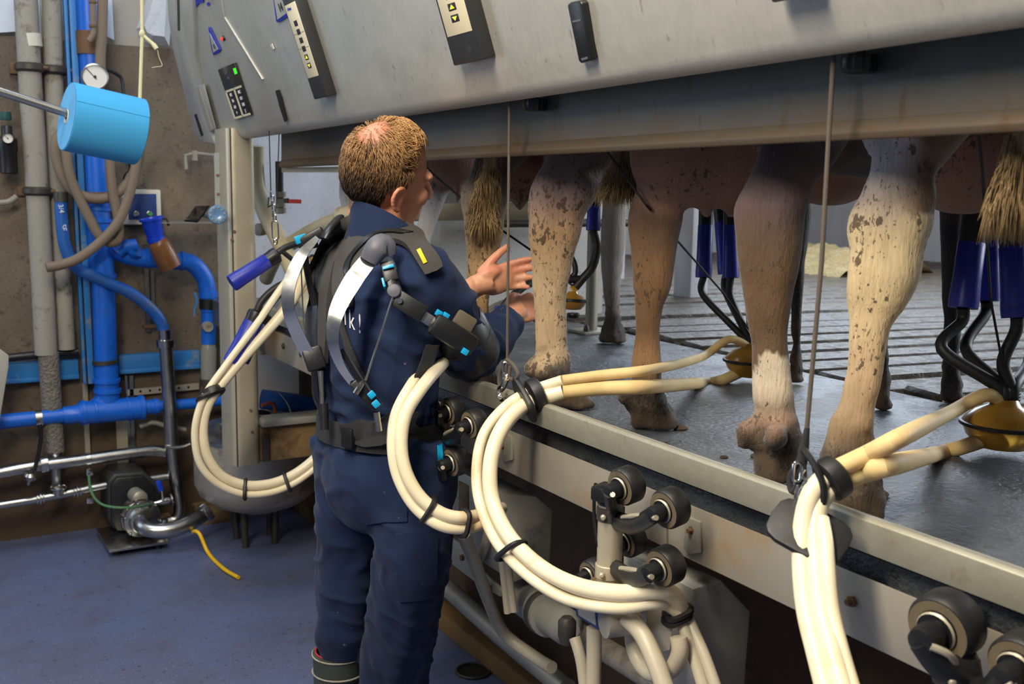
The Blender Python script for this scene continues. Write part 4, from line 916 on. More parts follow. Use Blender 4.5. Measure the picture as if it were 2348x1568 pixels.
t = thing('pull_cord', 'short black cord with S-hook hanging behind the head of the man', 'cord', X(815, 505, CXp+.1))
MB().tube([X(816, 270, CXp+.1), X(814, 462, CXp+.1)], .002, 6).build('cord', M['black_cord'], t)
MB().tube(smooth([X(x, y, CXp+.1) for x, y in ((806, 472), (818, 464), (822, 474), (812, 490), (806, 500), (812, 510))], 5), .004, 8).build('s_hook', M['steel'], t)
# ================================================================ MILKING CLUSTERS
def offset_path(ctrl, r): return smooth(ctrl, 8)
def cup(root, top, bot, r, liner=True, shell_from=.3):
    top, bot = V(top), V(bot); d = bot-top; L = d.length
    sh = MB().lathe(top, d, [(r*.9, L*shell_from), (r, L*shell_from+.004), (r*1.02, L*.72), (r*1.1, L*.93), (r*1.06, L), (r*.6, L)], 20).build('teat_cup', M['blue_shell'], root)
    MB().lathe(top, d, [(r*.62, -.012), (r*1.02, -.006), (r*1.06, .006), (r*.98, L*.12), (r*.95, L*shell_from+.006)], 20).build('liner', M['black'], sh)
    return sh
def claw(root, c, r, ax=V((0, 0, 1))):
    c = V(c); b = MB().lathe(c, ax, [(r*.3, -r*.62), (r*.62, -r*.58), (r*.88, -r*.3), (r, 0)], 32).build('claw_bowl', M['amber'], root)
    MB().lathe(c, ax, [(r*1.0, -.004), (r*1.06, -.003), (r*1.06, .004), (r, .005)], 32).build('seal_band', M['black'], b)
    MB().lathe(c, ax, [(r, .004), (r*.95, r*.12), (r*.7, r*.36), (r*.4, r*.5), (r*.3, r*.66), (r*.1, r*.68)], 32).build('claw_top', M['amber'], root)
    return b
def hanger(root, c, ax, wv, size=.03):   # flat black plate with a rounded saddle that the hoses run through
    c = V(c); ax = V(ax).normalized(); wv = V(wv); wv = (wv-ax*wv.dot(ax)).normalized(); h = ax.cross(wv)
    poly = []
    for k in range(16):
        an = 2*PI*k/16; ca, sa = math.cos(an), math.sin(an); e = .55
        poly.append(c+wv*(size*1.5*math.copysign(abs(ca)**e, ca))+h*(size*1.05*math.copysign(abs(sa)**e, sa))-ax*.006)
    pl = MB().prism(poly, ax*.012).build('hose_hanger', M['rubber'], root, bevel=.003)
    return pl
def saddle(root, c, ax, r): MB().lathe(V(c), ax, [(r*.9, -.016), (r*1.12, -.012), (r*1.15, 0), (r*1.1, .01), (r*.92, .014)], 22).build('hose_saddle', M['rubber'], root)
def tie(root, a, b, dirv, r): # cable tie round two hoses
    a, b = V(a), V(b); s = (b-a).normalized(); dirv = V(dirv).normalized(); n = s.cross(dirv).normalized(); c = (a+b)/2; hw = (b-a).length/2+r; pts = []
    for k in range(22):
        an = 2*PI*k/22; ca, sa = math.cos(an), math.sin(an); pts.append(c+s*(hw*math.copysign(abs(ca)**.6, ca))+n*(r*1.12*math.copysign(abs(sa)**.6, sa)))
    MB().tube(pts, .0065, 6, closed=True, up=dirv, flat=1.0).build('hose_tie', M['rubber'], root)
# --- cluster under the brown cow (hoses loop down in front of the kerb)
cb = onZ(1722, 846, ZP+.02); rb = .078; cb = onZ(1722, 826, ZP+.066)
kb = thing('milking_cluster', 'amber-bowled milking cluster under the brown cow with hoses over the kerb', 'milking cluster', (cb.x, cb.y, ZP), 'milking clusters')
claw(kb, cb, rb)
db = depth(cb)
for (tx, ty), (bx, by), dd in (((1620, 462), (1613, 636), .03), ((1676, 462), (1676, 637), .0), ((1650, 455), (1664, 628), .14), ((1712, 455), (1716, 628), .12)):
    tp, bt_ = at(tx, ty, db+dd), at(bx, by, db+dd)
    cp = cup(kb, tp, bt_, .0225)
    e = cb+V((0, 0, rb*.45))
    sg = -1 if bx < 1690 else 1
    mid = bt_.lerp(e, .5); mid.z = min(mid.z, e.z+.05)
    MB().tube(smooth([bt_, bt_+V((0, 0, -.05)), bt_.lerp(e, .55)+V((0, 0, -.02)), e+V((sg*.0, 0, .01)), e], 6), .0105, 10).build('short_tube', M['rubber'], kb)
thick = [cb+V((0, 0, -rb*.25)), at(1655, 872, db-.02), at(1610, 878, db-.04), X(1500, 886, 1.48), X(1380, 890, 1.36), X(1290, 898, 1.28), X(1225, 918, 1.225), X(1178, 948, 1.17), X(1142, 1000, 1.12), X(1124, 1070, 1.09), X(1130, 1150, 1.08), X(1168, 1230, 1.08), X(1235, 1297, 1.09), X(1320, 1342, 1.10), X(1420, 1360, 1.12), X(1500, 1352, 1.15), X(1540, 1362, 1.19), X(1560, 1395, 1.22)]
thin = [cb+V((0, 0, rb*.45)), at(1672, 778, db-.03), at(1610, 818, db-.06), X(1500, 846, 1.48), X(1380, 860, 1.36), X(1290, 872, 1.28), X(1215, 898, 1.225), X(1160, 932, 1.17), X(1112, 990, 1.115), X(1094, 1065, 1.085), X(1100, 1150, 1.07), X(1140, 1243, 1.07), X(1210, 1318, 1.08), X(1300, 1373, 1.095), X(1410, 1393, 1.115), X(1490, 1382, 1.15), X(1530, 1386, 1.19), X(1555, 1405, 1.21)]
MB().tube(smooth(thick[:6], 8), .0165, 14).build('milk_hose_upper', M['hose_amber'], kb)
MB().tube(smooth(thin[:6], 8), .012, 14).build('pulse_hose_upper', M['hose_amber'], kb)
MB().tube(smooth(thick[5:], 8), .0170, 14).build('milk_hose', M['hose'], kb)
MB().tube(smooth(thin[5:], 8), .0125, 14).build('pulse_hose', M['hose'], kb)
h = (thick[6]+thin[6])/2+V((-.02, 0, -.006)); ax = (thick[7]-thick[5]).normalized()
hanger(kb, h, ax, thick[6]-thin[6], .036); saddle(kb, h-ax*.028, ax, .034)
tie(kb, X(1183, 1253, 1.08), X(1160, 1272, 1.073), thick[12]-thick[11], .0185)
for k in (0, 1): tie(kb, X(1560-k*2, 1400+k*12, 1.22), X(1548-k*2, 1406+k*12, 1.21), V((0, 0, 1)), .018)
MB().tube(smooth([X(x, y, 1.22) for x, y in ((1556, 1408), (1572, 1450), (1592, 1510), (1620, 1600))], 6), .0115, 12).build('lower_hose', M['hose_grey'], kb)
MB().tube(smooth([X(x, y, 1.235) for x, y in ((1572, 1405), (1592, 1450), (1618, 1510), (1650, 1600))], 6), .0115, 12).build('lower_hose', M['hose_grey'], kb)
# --- cluster at the right under the next cow
ra = .085; ca = onZ(2300, 972, ZP+.07)
ka = thing('milking_cluster', 'large amber-bowled milking cluster beside the white cow leg on the wet mat', 'milking cluster', (ca.x, ca.y, ZP), 'milking clusters')
claw(ka, ca, ra); da = depth(ca)
for (tx, ty), (bx, by), dd, mid in (((2240, 470), (2208, 706), .05, (2160, 800)), ((2318, 470), (2332, 728), -.02, (2300, 830)), ((2270, 470), (2262, 690), .16, (2215, 800)), ((2360, 470), (2372, 700), .12, (2360, 830))):
    tp, bt_ = at(tx, ty, da+dd), at(bx, by, da+dd); cup(ka, tp, bt_, .030 if dd < .1 else .026, shell_from=.36)
    e = ca+V((0, 0, ra*.42))+(at(bx, by, da)-at(2292, by, da))*.22
    MB().tube(smooth([bt_, bt_+V((0, 0, -.03)), at(mid[0], mid[1], da+dd*.6), e+V((0, 0, .045)), e], 7), .0135, 12).build('short_tube', M['rubber'], ka)
    for k in range(4): MB().torus(e+V((0, 0, .012+.007*k)), (0, 0, 1), .0125, .003, 14, 6).build('bellow', M['black'], ka)
tk = [ca+V((0, 0, -ra*.25)), at(2215, 1022, da-.02), at(2150, 1040, da-.04), X(2060, 1062, 1.30), X(1980, 1082, 1.24), X(1915, 1108, 1.20), X(1880, 1150, 1.17), X(1868, 1215, 1.15), X(1872, 1300, 1.13), X(1884, 1400, 1.11), X(1910, 1500, 1.09), X(1945, 1620, 1.07)]
tn = [ca+V((0, 0, ra*.45)), at(2262, 905, da-.02), at(2180, 945, da-.07), X(2080, 995, 1.30), X(1990, 1042, 1.24), X(1905, 1082, 1.19), X(1862, 1130, 1.16), X(1842, 1205, 1.14), X(1840, 1300, 1.12), X(1850, 1400, 1.10), X(1874, 1500, 1.08), X(1905, 1620, 1.06)]
tm = [X(1884, 1190, 1.16), X(1893, 1240, 1.145), X(1898, 1300, 1.13), X(1908, 1400, 1.115), X(1932, 1500, 1.1), X(1968, 1620, 1.08)]
MB().tube(smooth(tk[:6], 8), .0165, 14).build('milk_hose_upper', M['hose_amber'], ka); MB().tube(smooth(tn[:6], 8), .0185, 14, flat=.8).build('pulse_hose_upper', M['hose_amber'], ka)
MB().tube(smooth(tk[5:], 8), .0155, 14).build('milk_hose', M['hose'], ka); MB().tube(smooth(tn[5:], 8), .0155, 14).build('pulse_hose', M['hose'], ka)
MB().tube(smooth(tm, 8), .0115, 12).build('third_hose', M['hose'], ka)
h = (tk[7]+tn[7])/2+V((0, 0, -.006)); hanger(ka, h, V((-.42, -.5, .75)), V((.5, -.6, -.45)), .040)
saddle(ka, (tk[5]+tn[5])/2, tk[4]-tk[6], .03)
# --- cluster in the hands of the man
cc = X(1312, 690, 1.72); kc = thing('milking_cluster', 'milking cluster held by the man with hoses looped under his arm', 'milking cluster', (cc.x, cc.y, ZP), 'milking clusters')
claw(kc, cc, .042, V((.1, .1, 1))); dc = depth(cc)
tp, bt_ = at(1364, 425, dc+.02), at(1360, 528, dc+.02); cup(kc, tp, bt_, .020, shell_from=.45)
e = cc+V((.01, 0, .04))
MB().tube(smooth([bt_, at(1368, 570, dc+.02), at(1358, 612, dc), at(1335, 640, dc), e], 6), .0125, 12).build('short_tube', M['rubber'], kc)
MB().tube(smooth([at(1298, 570, dc+.02), at(1316, 600, dc), at(1318, 628, dc), at(1300, 640, dc)], 6), .0085, 10).build('short_tube', M['rubber'], kc)
MB().tube(smooth([at(1330, 640, dc), at(1290, 641, dc-.01), at(1240, 645, dc-.03), at(1205, 655, dc-.09), at(1172, 682, dc-.13), at(1148, 712, dc-.15)], 6), .0115, 12).build('short_tube', M['rubber'], kc)
cup(kc, at(1142, 745, dc-.16), at(1150, 705, dc-.15), .018, shell_from=.2)
MB().tube([at(1320, 668, dc), at(1312, 655, dc)], .009, 10).build('nipple', M['amber'], kc)
MB().lathe(cc+V((.005, 0, -.036)), (0, 0, -1), [(.018, 0), (.02, .004), (.016, .014)], 14).build('bowl_foot', M['black'], kc)
hc = [at(1288, 700, dc), at(1225, 700, dc-.05), X(1170, 704, 1.52), X(1110, 736, 1.42), X(1060, 790, 1.30), X(1010, 838, 1.12), X(966, 890, 1.03), X(930, 950, .985), X(920, 1020, .97), X(932, 1085, .975), X(966, 1142, 1.0), X(1015, 1178, 1.04), X(1065, 1187, 1.09), X(1110, 1178, 1.16), X(1150, 1165, 1.25)]
hd_ = [at(1286, 690, dc), at(1222, 690, dc-.05), X(1165, 694, 1.52), X(1102, 725, 1.42), X(1045, 775, 1.30), X(985, 826, 1.11), X(942, 884, 1.02), X(908, 950, .975), X(900, 1020, .96), X(912, 1092, .965), X(950, 1160, .99), X(1005, 1202, 1.03), X(1060, 1212, 1.085), X(1110, 1200, 1.15), X(1150, 1186, 1.25)]
MB().tube(smooth(hc, 8), .0155, 14).build('milk_hose', M['hose'], kc); MB().tube(smooth(hd_, 8), .0135, 14).build('pulse_hose', M['hose'], kc)
tie(kc, hc[11].lerp(hc[10], .55), hd_[11].lerp(hd_[10], .55), hc[12]-hc[10], .0165); tie(kc, hc[12], hd_[12], hc[13]-hc[11], .0165)
# --- idle cluster hanging by the post
kd = thing('milking_cluster', 'idle milking cluster hung on chains by the aluminium post', 'milking cluster', onY(560, 1135, 3.5), 'milking clusters')
DX = 0.0
def DY(px, py, d=0.0): return onY(px, py, 3.56+d)
cup(kd, DY(632, 586), DY(531, 650), .028, shell_from=.18)
cup(kd, DY(588, 720), DY(532, 832), .030, shell_from=.15); cup(kd, DY(606, 724, .06), DY(552, 828, .05), .027, shell_from=.15)
for pth, r in (((624, 592), (650, 570), (690, 555), (722, 548)), .0115), (((584, 730), (600, 690), (640, 655), (690, 640)), .0125), (((600, 735), (620, 700), (650, 668), (700, 650)), .0115), (((640, 570), (670, 595), (700, 620), (722, 640)), .0085):
    MB().tube(smooth([DY(x, y) for x, y in pth], 6), r, 12).build('short_tube', M['rubber'], kd)
claw(kd, DY(735, 600, .03), .042, V((.5, .2, .8)))
m1 = [(705, 610), (668, 690), (610, 762), (540, 842), (490, 905), (470, 950), (466, 1000), (478, 1050), (510, 1092), (562, 1112), (615, 1110), (660, 1095), (700, 1070), (745, 1030), (800, 980)]
m2 = [(690, 605), (645, 660), (590, 740), (520, 835), (474, 900), (452, 955), (447, 1010), (460, 1066), (498, 1108), (556, 1132), (615, 1130), (664, 1113), (706, 1086), (748, 1048), (800, 1000)]
MB().tube(smooth([DY(x, y, -.02) for x, y in m1]+[V((1.42, 3.3, .82)), V((1.7, 3.25, .7))], 8), .0175, 14).build('milk_hose', M['hose'], kd); MB().tube(smooth([DY(x, y, -.03) for x, y in m2]+[V((1.42, 3.28, .78)), V((1.7, 3.23, .66))], 8), .0125, 14).build('pulse_hose', M['hose'], kd)
MB().tube(smooth([DY(x, y, -.01) for x, y in ((712, 640), (660, 705), (600, 775), (560, 815))], 6), .012, 12).build('branch_hose', M['hose_amber'], kd)
hanger(kd, DY(483, 906, -.025), V((-.3, .6, 1)), V((1, -.3, -.5)), .034); saddle(kd, DY(486, 898, -.025), V((-.3, .6, 1)), .03)
tie(kd, DY(563, 1112, -.02), DY(562, 1132, -.03), V((1, -.4, 0)), .019); tie(kd, DY(656, 1097, -.02), DY(662, 1114, -.03), V((1, -.3, .4)), .019)
# --- slanting claw cords
for lab, pts in (('black cord slanting from the cabinet to the cluster under the brown cow', [X(1292, 210, 1.3), X(1480, 468, 1.45), at(1655, 668, db-.02), cb+V((0, 0, rb))]),
                 ('black cord slanting past the face of the man to the held cluster', [X(890, 300, 1.36), X(1000, 405, 1.42), X(1115, 503, 1.50), X(1215, 572, 1.62), cc+V((0, 0, .045))]),
                 ('dark cord dropping from the cabinet to the large amber cluster', [X(2220, 78, 1.3), X(2252, 380, 1.42), at(2272, 690, da-.06), ca+V((0, 0, ra))])):
    o = MB().tube(pts, .0028 if 'face' not in lab else .0034, 8).build('claw_cord', M['black_cord']); tag(o, lab, 'cord')
# ================================================================ ROLLER GUIDES AND GEAR BELOW THE RAIL
def roller(root, c, ax, r, w_, hub=.03):
    c = V(c); ax = V(ax).normalized()
    o = MB().lathe(c, ax, [(r*.62, -w_/2), (r*.92, -w_/2), (r, -w_*.38), (r, w_*.36), (r*.9, w_/2), (r*.4, w_/2)], 32).build('roller', M['rubber'], root)
    MB().lathe(c-ax*.0012, ax, [(r*.9, -w_/2), (r*.62, -w_/2), (r*.6, -w_*.3)], 32, caps=False).build('tread_face', M['rubber_wear'], o)
    MB().lathe(c, ax, [(r*.60, -w_*.5-.003), (r*.54, -w_*.5-.006), (r*.42, -w_*.5-.006), (r*.42, -w_*.5-hub), (r*.38, -w_*.5-hub-.008), (r*.2, -w_*.5-hub-.01)], 24).build('hub', M['black'], o)
    MB().lathe(c-ax*(w_*.5+.0045), ax, [(r*.6, 0), (r*.56, -.003)], 24, caps=False).build('hub_ring', M['alu'], o)
    return c-ax*(w_*.5+hub)
def guide(label, cyl_top, cyl_bot, rc, rollers, xx):
    b = X(*cyl_bot, xx); t = thing('roller_guide', label, 'roller guide', b, 'rubber roller guides')
    tp = X(*cyl_top, xx); u = (tp-b).normalized(); L = (tp-b).length
    if rc:
        MB().lathe(b, u, [(rc, 0), (rc, L)], 24).build('pillar', M['alu'], t)
        for f in (.86, .14):
            MB().lathe(b+u*L*f, u, [(rc, -.014), (rc*1.12, -.012), (rc*1.12, .012), (rc, .014)], 24).build('clamp', M['dark_steel'] if f > .5 else M['alu'], t)
            for k in (-1, 1):
                p = b+u*L*f+V((-.6*rc, -.85*rc, 0))+RT*(k*rc*.6); MB().lathe(p, (-.5, -.85, .05), [(.0055, 0), (.0055, .006), (.003, .008)], 8).build('screw', M['alu'], t)
        MB().lathe(tp, u, [(rc*1.05, -.004), (rc*1.1, .0), (rc*1.0, .012), (rc*.6, .016)], 20).build('cap', M['black'], t)
    for (px, py, r, dx, root_f) in rollers:
        c = X(px, py, xx+dx); ax = V((.86, .1, .12)); e = roller(t, c, ax, r, r*1.0, r*.7)
        if root_f is not None:
            src = b+u*L*root_f
            MB().tube(smooth([src+V((0, -rc*.8, 0)), src.lerp(e, .55)+V((-.004, -.012, -.012)), e], 5), [rc*.55]*5+[rc*.5]*6, 10, flat=1.4).build('arm', M['black'], t)
            MB().tube(smooth([src.lerp(e, .25)+V((-.01, -.02, .006)), src.lerp(e, .6)+V((-.012, -.026, .01)), e+V((-.006, -.016, 0))], 4), .005, 8).build('arm_rib', M['alu'], t)
    return t, b, u, L
gd, gb, gu, gL = guide('cluster of black rubber rollers on an upright pillar below the kerb rail', (1401, 1150), (1396, 1332), .0245, ((1438, 1112, .036, 0, .97), (1538, 1163, .036, .0, .80), (1528, 1296, .036, .0, .2), (1446, 1236, .034, .06, None), (1362, 1312, .030, .05, None)), 1.16)
p = X(1396, 1338, 1.16)
MB().lathe(p, (0, 0, 1), [(.034, -.02)]+[(.036, -.018), (.036, .004), (.03, .008)], 30).build('ribbed_collar', M['timber_kick'], gd)
for k in range(20):
    an = 2*PI*k/20; MB().box(p+V((math.cos(an)*.037, math.sin(an)*.037, -.007)), (.004, .004, .02), Matrix.Rotation(an, 3, 'Z')).build('tooth', M['navy_face'], gd)
MB().tube(smooth([X(x, y, 1.14) for x, y in ((1366, 1108), (1362, 1160), (1366, 1220), (1376, 1262))], 5), .0035, 8).build('lead', M['black'], gd)
MB().box(X(1386, 1128, 1.14), (.05, .035, .03), Matrix.Rotation(.4, 3, 'Z')).build('top_bracket', M['black'], gd, bevel=.006)
guide('pair of large black rollers low at the end of the splash plates', (2190, 1520), (2210, 1640), .028, ((2172, 1432, .046, 0, .9), (2350, 1520, .04, .02, .6)), 1.16)
g3 = MB(); 
guide('black rubber rollers on the rail beside the waist of the man', (1008, 945), (1012, 1130), .022, ((1040, 940, .034, 0.02, .9), (1090, 970, .034, .0, .7), (1048, 1056, .036, .0, .25)), 1.13)
# cover boxes
def cover(label, poly, Y, dp):
    o = MB().prism([onY(x, y, Y) for x, y in poly], (0, dp, 0)).build('cover_box', M['box_steel'], bevel=.004); tag(o, label, 'cover box')
cover('tall scuffed grey cover box under the rail beside the roller pillar', ((1590, 1350), (1655, 1330), (1722, 1402), (1704, 1620), (1600, 1620), (1586, 1460)), 1.43, .22)
cover('smaller grey cover box under the rail behind the hanging hoses', ((1150, 1130), (1230, 1138), (1268, 1170), (1261, 1304), (1178, 1336), (1150, 1250)), 2.24, .3)
# milk meter block with its hoses
t = thing('milk_meter', 'square blue-edged milk meter block with pale hoses below the pillar', 'milk meter', X(1395, 1445, 1.17))
MB().prism([X(x, y, 1.15) for x, y in ((1318, 1375), (1370, 1400), (1372, 1445), (1320, 1412))], V((.09, -.02, 0))).build('block', M['navy_face'], t, bevel=.003)
MB().prism([X(x, y, 1.148) for x, y in ((1324, 1384), (1364, 1404), (1366, 1434), (1326, 1410))], V((.003, 0, 0))).build('badge', M['box_steel'], t)
MB().lathe(X(1440, 1420, 1.17), (.9, -.2, 0), [(.03, -.05), (.03, 0), (.034, .004), (.034, .014)], 22).build('outlet', M['tank'], t)
MB().tube(smooth([X(x, y, 1.15) for x, y in ((1438, 1418), (1470, 1450), (1500, 1510), (1540, 1620))], 6), .0175, 14).build('outlet_hose', M['hose_grey'], t)
MB().tube(smooth([X(x, y, 1.16) for x, y in ((1362, 1438), (1362, 1500), (1360, 1620))], 5), .0155, 14).build('inlet_hose', M['hose_grey'], t)
MB().tube(smooth([X(x, y, 1.18) for x, y in ((1318, 1462), (1334, 1520), (1346, 1620))], 5), .0125, 14).build('side_hose', M['hose_grey'], t)
MB().tube(smooth([X(x, y, 1.19) for x, y in ((1448, 1440), (1458, 1500), (1490, 1542), (1535, 1538), (1558, 1500), (1556, 1460))], 6), .016, 14).build('looped_hose', M['hose_grey'], t)
MB().prism([X(x, y, 1.2) for x, y in ((1480, 1400), (1530, 1392), (1542, 1430), (1536, 1490), (1510, 1496), (1486, 1470))], V((.004, .004, 0))).build('bracket_plate', M['alu'], t, bevel=.001)
MB().lathe(X(1300, 1445, 1.2), (.0, 0, 1), [(.014, -.03), (.02, -.01), (.02, .02), (.012, .03)], 12).build('elbow_tap', M['dark_steel'], t)
t = thing('milk_filter', 'cloudy clear filter cylinder lying below the rail behind the hoses', 'filter', X(1250, 1440, 1.42))
a, b = X(1190, 1362, 1.42), X(1312, 1446, 1.36); L = (b-a).length
MB().lathe(a, b-a, [(.03, 0), (.048, .01), (.048, L*.45), (.056, L*.46), (.056, L*.62), (.046, L*.63), (.044, L*.92), (.02, L)], 26).build('body', M['clear'], t)
MB().lathe(a, b-a, [(.057, L*.50), (.059, L*.51), (.059, L*.57), (.057, L*.58)], 26).build('band', M['dark_steel'], t)
MB().lathe(a, b-a, [(.03, L*.02), (.03, L*.9)], 20).build('core', M['tank'], t)
# loose hoses and floor pipes along the pit wall
for lab, nm, pts, r, mt, cat in (
    ('grey milk hose dropping from the man’s loop down to the wall pipe', 'drop_hose', [X(1062, 1222, 1.2), X(1085, 1280, 1.27), X(1118, 1370, 1.36), X(1155, 1450, 1.45), X(1225, 1505, 1.5), X(1265, 1530, 1.5)], .018, 'hose_grey', 'hose'),
    ('thin pale hose hanging straight beside the cover box, open end', 'hanging_hose', [X(1146, 1240, 1.26), X(1155, 1320, 1.28), X(1164, 1405, 1.29)], .0095, 'hose_grey', 'hose'),
    ('second thin pale hose hanging straight next to its open-ended twin', 'hanging_hose', [X(1160, 1240, 1.27), X(1168, 1320, 1.29), X(1178, 1402, 1.30)], .0095, 'hose_grey', 'hose'),
    ('short pale hose bent behind the drop hose', 'hanging_hose', [X(1125, 1160, 1.3), X(1120, 1220, 1.3), X(1105, 1270, 1.32), X(1098, 1285, 1.34)], .0135, 'hose_grey', 'hose'),
    ('dull steel wash pipe running low along the pit wall', 'wash_pipe', [onX(990, 1315, 1.68), onX(1140, 1450, 1.66), onX(1300, 1580, 1.64)], .032, 'tank', 'pipe'),
    ('dusty steel pipe running low below the cover box', 'wash_pipe', [onX(1330, 1455, 1.5), onX(1470, 1540, 1.48), onX(1560, 1600, 1.48)], .03, 'tank', 'pipe')):
    o = MB().tube(smooth(pts, 6), r, 14).build(nm, M[mt]); tag(o, lab, cat)
t = thing('pipe_bracket', 'bent scuffed plate bracket low beside the leg of the man', 'bracket', X(1090, 1330, 1.4))
MB().prism([X(x, y, 1.36) for x, y in ((1030, 1232), (1060, 1250), (1100, 1300), (1148, 1352), (1146, 1368), (1090, 1335), (1028, 1288))], V((.01, 0, 0))).build('plate', M['galv'], t, bevel=.002)
MB().box(X(1080, 1140, 1.33), (.05, .06, .09)).build('block', M['wood'], t, bevel=.004)
MB().lathe(X(1062, 1278, 1.35), (-1, 0, 0), [(.01, 0), (.009, .008)], 8).build('bolt', M['rust'], t)
# ================================================================ COWS (only legs, udders and tails show below the beam)
def leg_frame(hoof):
    nh = V((hoof.x-CAM.x, hoof.y-CAM.y, 0)).normalized(); return nh, V((nh.y, -nh.x, 0))
def on_leg(px, py, hoof, nh):
    d = ray(px, py); return CAM+d*((hoof-CAM).dot(nh)/d.dot(nh))
def cow_leg(mb, secs, hoof_px, ratio=.9, shift=0.0, ridges=None):
    hoof = onZ(*hoof_px, ZP); nh, lt = leg_frame(hoof); hoof = hoof+nh*shift
    rings = []; n = 18; zs = []
    for (y, xl, xr) in secs:
        a, b = on_leg(xl, y, hoof, nh), on_leg(xr, y, hoof, nh); c = (a+b)/2; hw = (b-a).dot(lt)/2
        rings.append([c+lt*(math.cos(2*PI*k/n)*hw)+nh*(math.sin(2*PI*k/n)*hw*ratio) for k in range(n)]); zs.append(c)
    # close at the floor
    last = rings[-1]; c = zs[-1]
    rings.append([V((p.x, p.y, ZP+.004)) for p in last])
    mb.loft(rings[::-1])
    if ridges:
        lo, hi_ = ridges
        ten, tr, bon, br = [], [], [], []
        for (y, xl, xr) in secs:
            if lo <= y <= hi_:
                w_ = xr-xl; c = on_leg((xl+xr)/2, y, hoof, nh); hw = (on_leg(xr, y, hoof, nh)-c).dot(lt)
                ten.append(on_leg(xl+w_*.19, y, hoof, nh)-nh*hw*.12); tr.append(hw*.40)
                bon.append(on_leg(xr-w_*.30, y, hoof, nh)-nh*hw*.16); br.append(hw*.62)
        mb.tube(smooth(ten, 4), smoothv(tr, 4), 12); mb.tube(smooth(bon, 4), smoothv(br, 4), 14)
    return hoof, zs
def zpix(px, py, hoof):
    nh, lt = leg_frame(hoof); return on_leg(px, py, hoof, nh).z
def make_cow(label, legs, trunk, udder, colour, mudf, lumps=(), tail=None, tcol='tail'):
    mb = MB(); info = []
    for L_ in legs:
        hoof, zs = cow_leg(mb, L_['s'], L_['h'], L_.get('r', .9), 0.0, L_.get('g')); info.append((hoof, zs, L_))
    for (px, py, dd, r, li) in lumps:
        hoof = info[li][0]; nh, lt = leg_frame(hoof); c = on_leg(px, py, hoof, nh)-nh*dd; mb.ell(c, r, n=12, m=8)
    x0, x1, yc, hw, z0, z1 = trunk
    # barrel of the body
    secs = ((0, .45, .62), (.06, .75, .85), (.18, .95, .97), (.4, 1, 1), (.7, 1, 1), (.88, .85, .92), (1, .5, .6)); n = 22; rings = []
    for f, sw, sh in secs:
        x = lerp(x0, x1, f); zc_ = (z0+z1)/2+.06*(1-sh); rings.append([V((x, yc+math.cos(2*PI*k/n)*hw*sw, zc_+math.sin(2*PI*k/n)*(z1-z0)/2*sh)) for k in range(n)])
    mb.loft(rings)
    for hoof, zs, L_ in info:            # thigh / shoulder masses
        tp = zs[0]; back = L_.get('hind', True)
        tgt = V((lerp(x0, x1, .2 if back else .8), yc+(hw*.55 if tp.y > yc else -hw*.55), (z0+z1)/2+.12))
        r0 = (zs[0]-zs[0]).length; w0 = L_['w']
        mb.tube([tp+V((0, 0, -.02)), tp.lerp(tgt, .4)+V((.06 if back else 0, 0, 0)), tgt], [w0*.85, w0*1.05, w0*1.5], 16)
    for c, r in udder: mb.ell(c, r, n=20, m=14)
    base = V(((x0+x1)/2, yc, ZP))
    me = remeshed(mb, .0105, base, 'cow_body', 5, .5)
    me.update(); nrs = [v.normal.copy() for v in me.vertices]
    for v, n_ in zip(me.vertices, nrs):
        p = v.co+base; h = p.z-ZP; v.co += n_*(.0035*nz(p, 16, 5)+(.007*nz(p, 45, 2)+.005*nz(p, 20, 8))*max(0, min(1, (.17-h)/.06)))
    def cf(p, nrm):
        best = None
        for i, (hoof, zs, L_) in enumerate(info):
            # nearest centre at this height
            dmin = min((V((z.x, z.y, 0))-V((p.x, p.y, 0))).length+abs(z.z-p.z)*.3 for z in zs)
            if best is None or dmin < best[0]: best = (dmin, i)
        c = colour(p, best[1], best[0], info); h = p.z-ZP
        for (uc, ur) in udder:
            if ur.x == .14: continue
            q = p-uc; e = math.sqrt((q.x/ur.x)**2+(q.y/ur.y)**2+(q.z/ur.z)**2)
            if e < 1.3: c = mixc(c, cl((164, 122, 102)), (1.3-e)/.2)
        return mixc(c, HOOF, (.15-h)/.08+nz(p, 22, 9)*.9) if h < .2 else c
    paint(me, cf, base)
    a = me.attributes.new('Mud', 'FLOAT', 'POINT'); a.data.foreach_set('value', [mudf(v.co+base) for v in me.vertices])
    t = thing('cow', label, 'cow', base, 'cows standing in the milking stalls')
    finish(me, 'body', M['hide'], t, base, 180)
    if tail:
        pth, w_, n_, ln = tail; pth = [V(p) for p in pth]; rt_ = random.Random(len(label))
        MB().tube(smooth(pth, 5), [lerp(.022, .012, i/(5*(len(pth)-1))) for i in range(5*(len(pth)-1)+1)], 10).build('tail', M['hide_plain'], t)
        sm = MB(); cur = smooth(pth, 10)
        for k in range(n_):
            f = rt_.random()**.7; p = cur[min(len(cur)-1, int(f*(len(cur)-1)))]; an = rt_.random()*2*PI; rad = w_*(.3+.7*rt_.random())*(.5+.5*f)
            off = RT*(math.cos(an)*rad)+V((FWD.x, FWD.y, 0))*(math.sin(an)*rad*.7); L2 = ln*(.6+.6*rt_.random())
            p0 = p+off*.35; p1 = p+off*.9+V((0, 0, -L2*.5)); p2 = p+off*(.75+.4*rt_.random())+V((0, 0, -L2))
            sm.tube([p0, p1, p2], [.0008, .0009, .0003], 3)
        sm.build('tail_switch', M[tcol], t, ang=180, kind='stuff')
    return t
m = NT('tail_skin'); m.set(Base_Color=m.mix(m.noise(40, 3), lin((120, 98, 72)), lin((170, 146, 108))), Roughness=.8); M['hide_plain'] = m.m
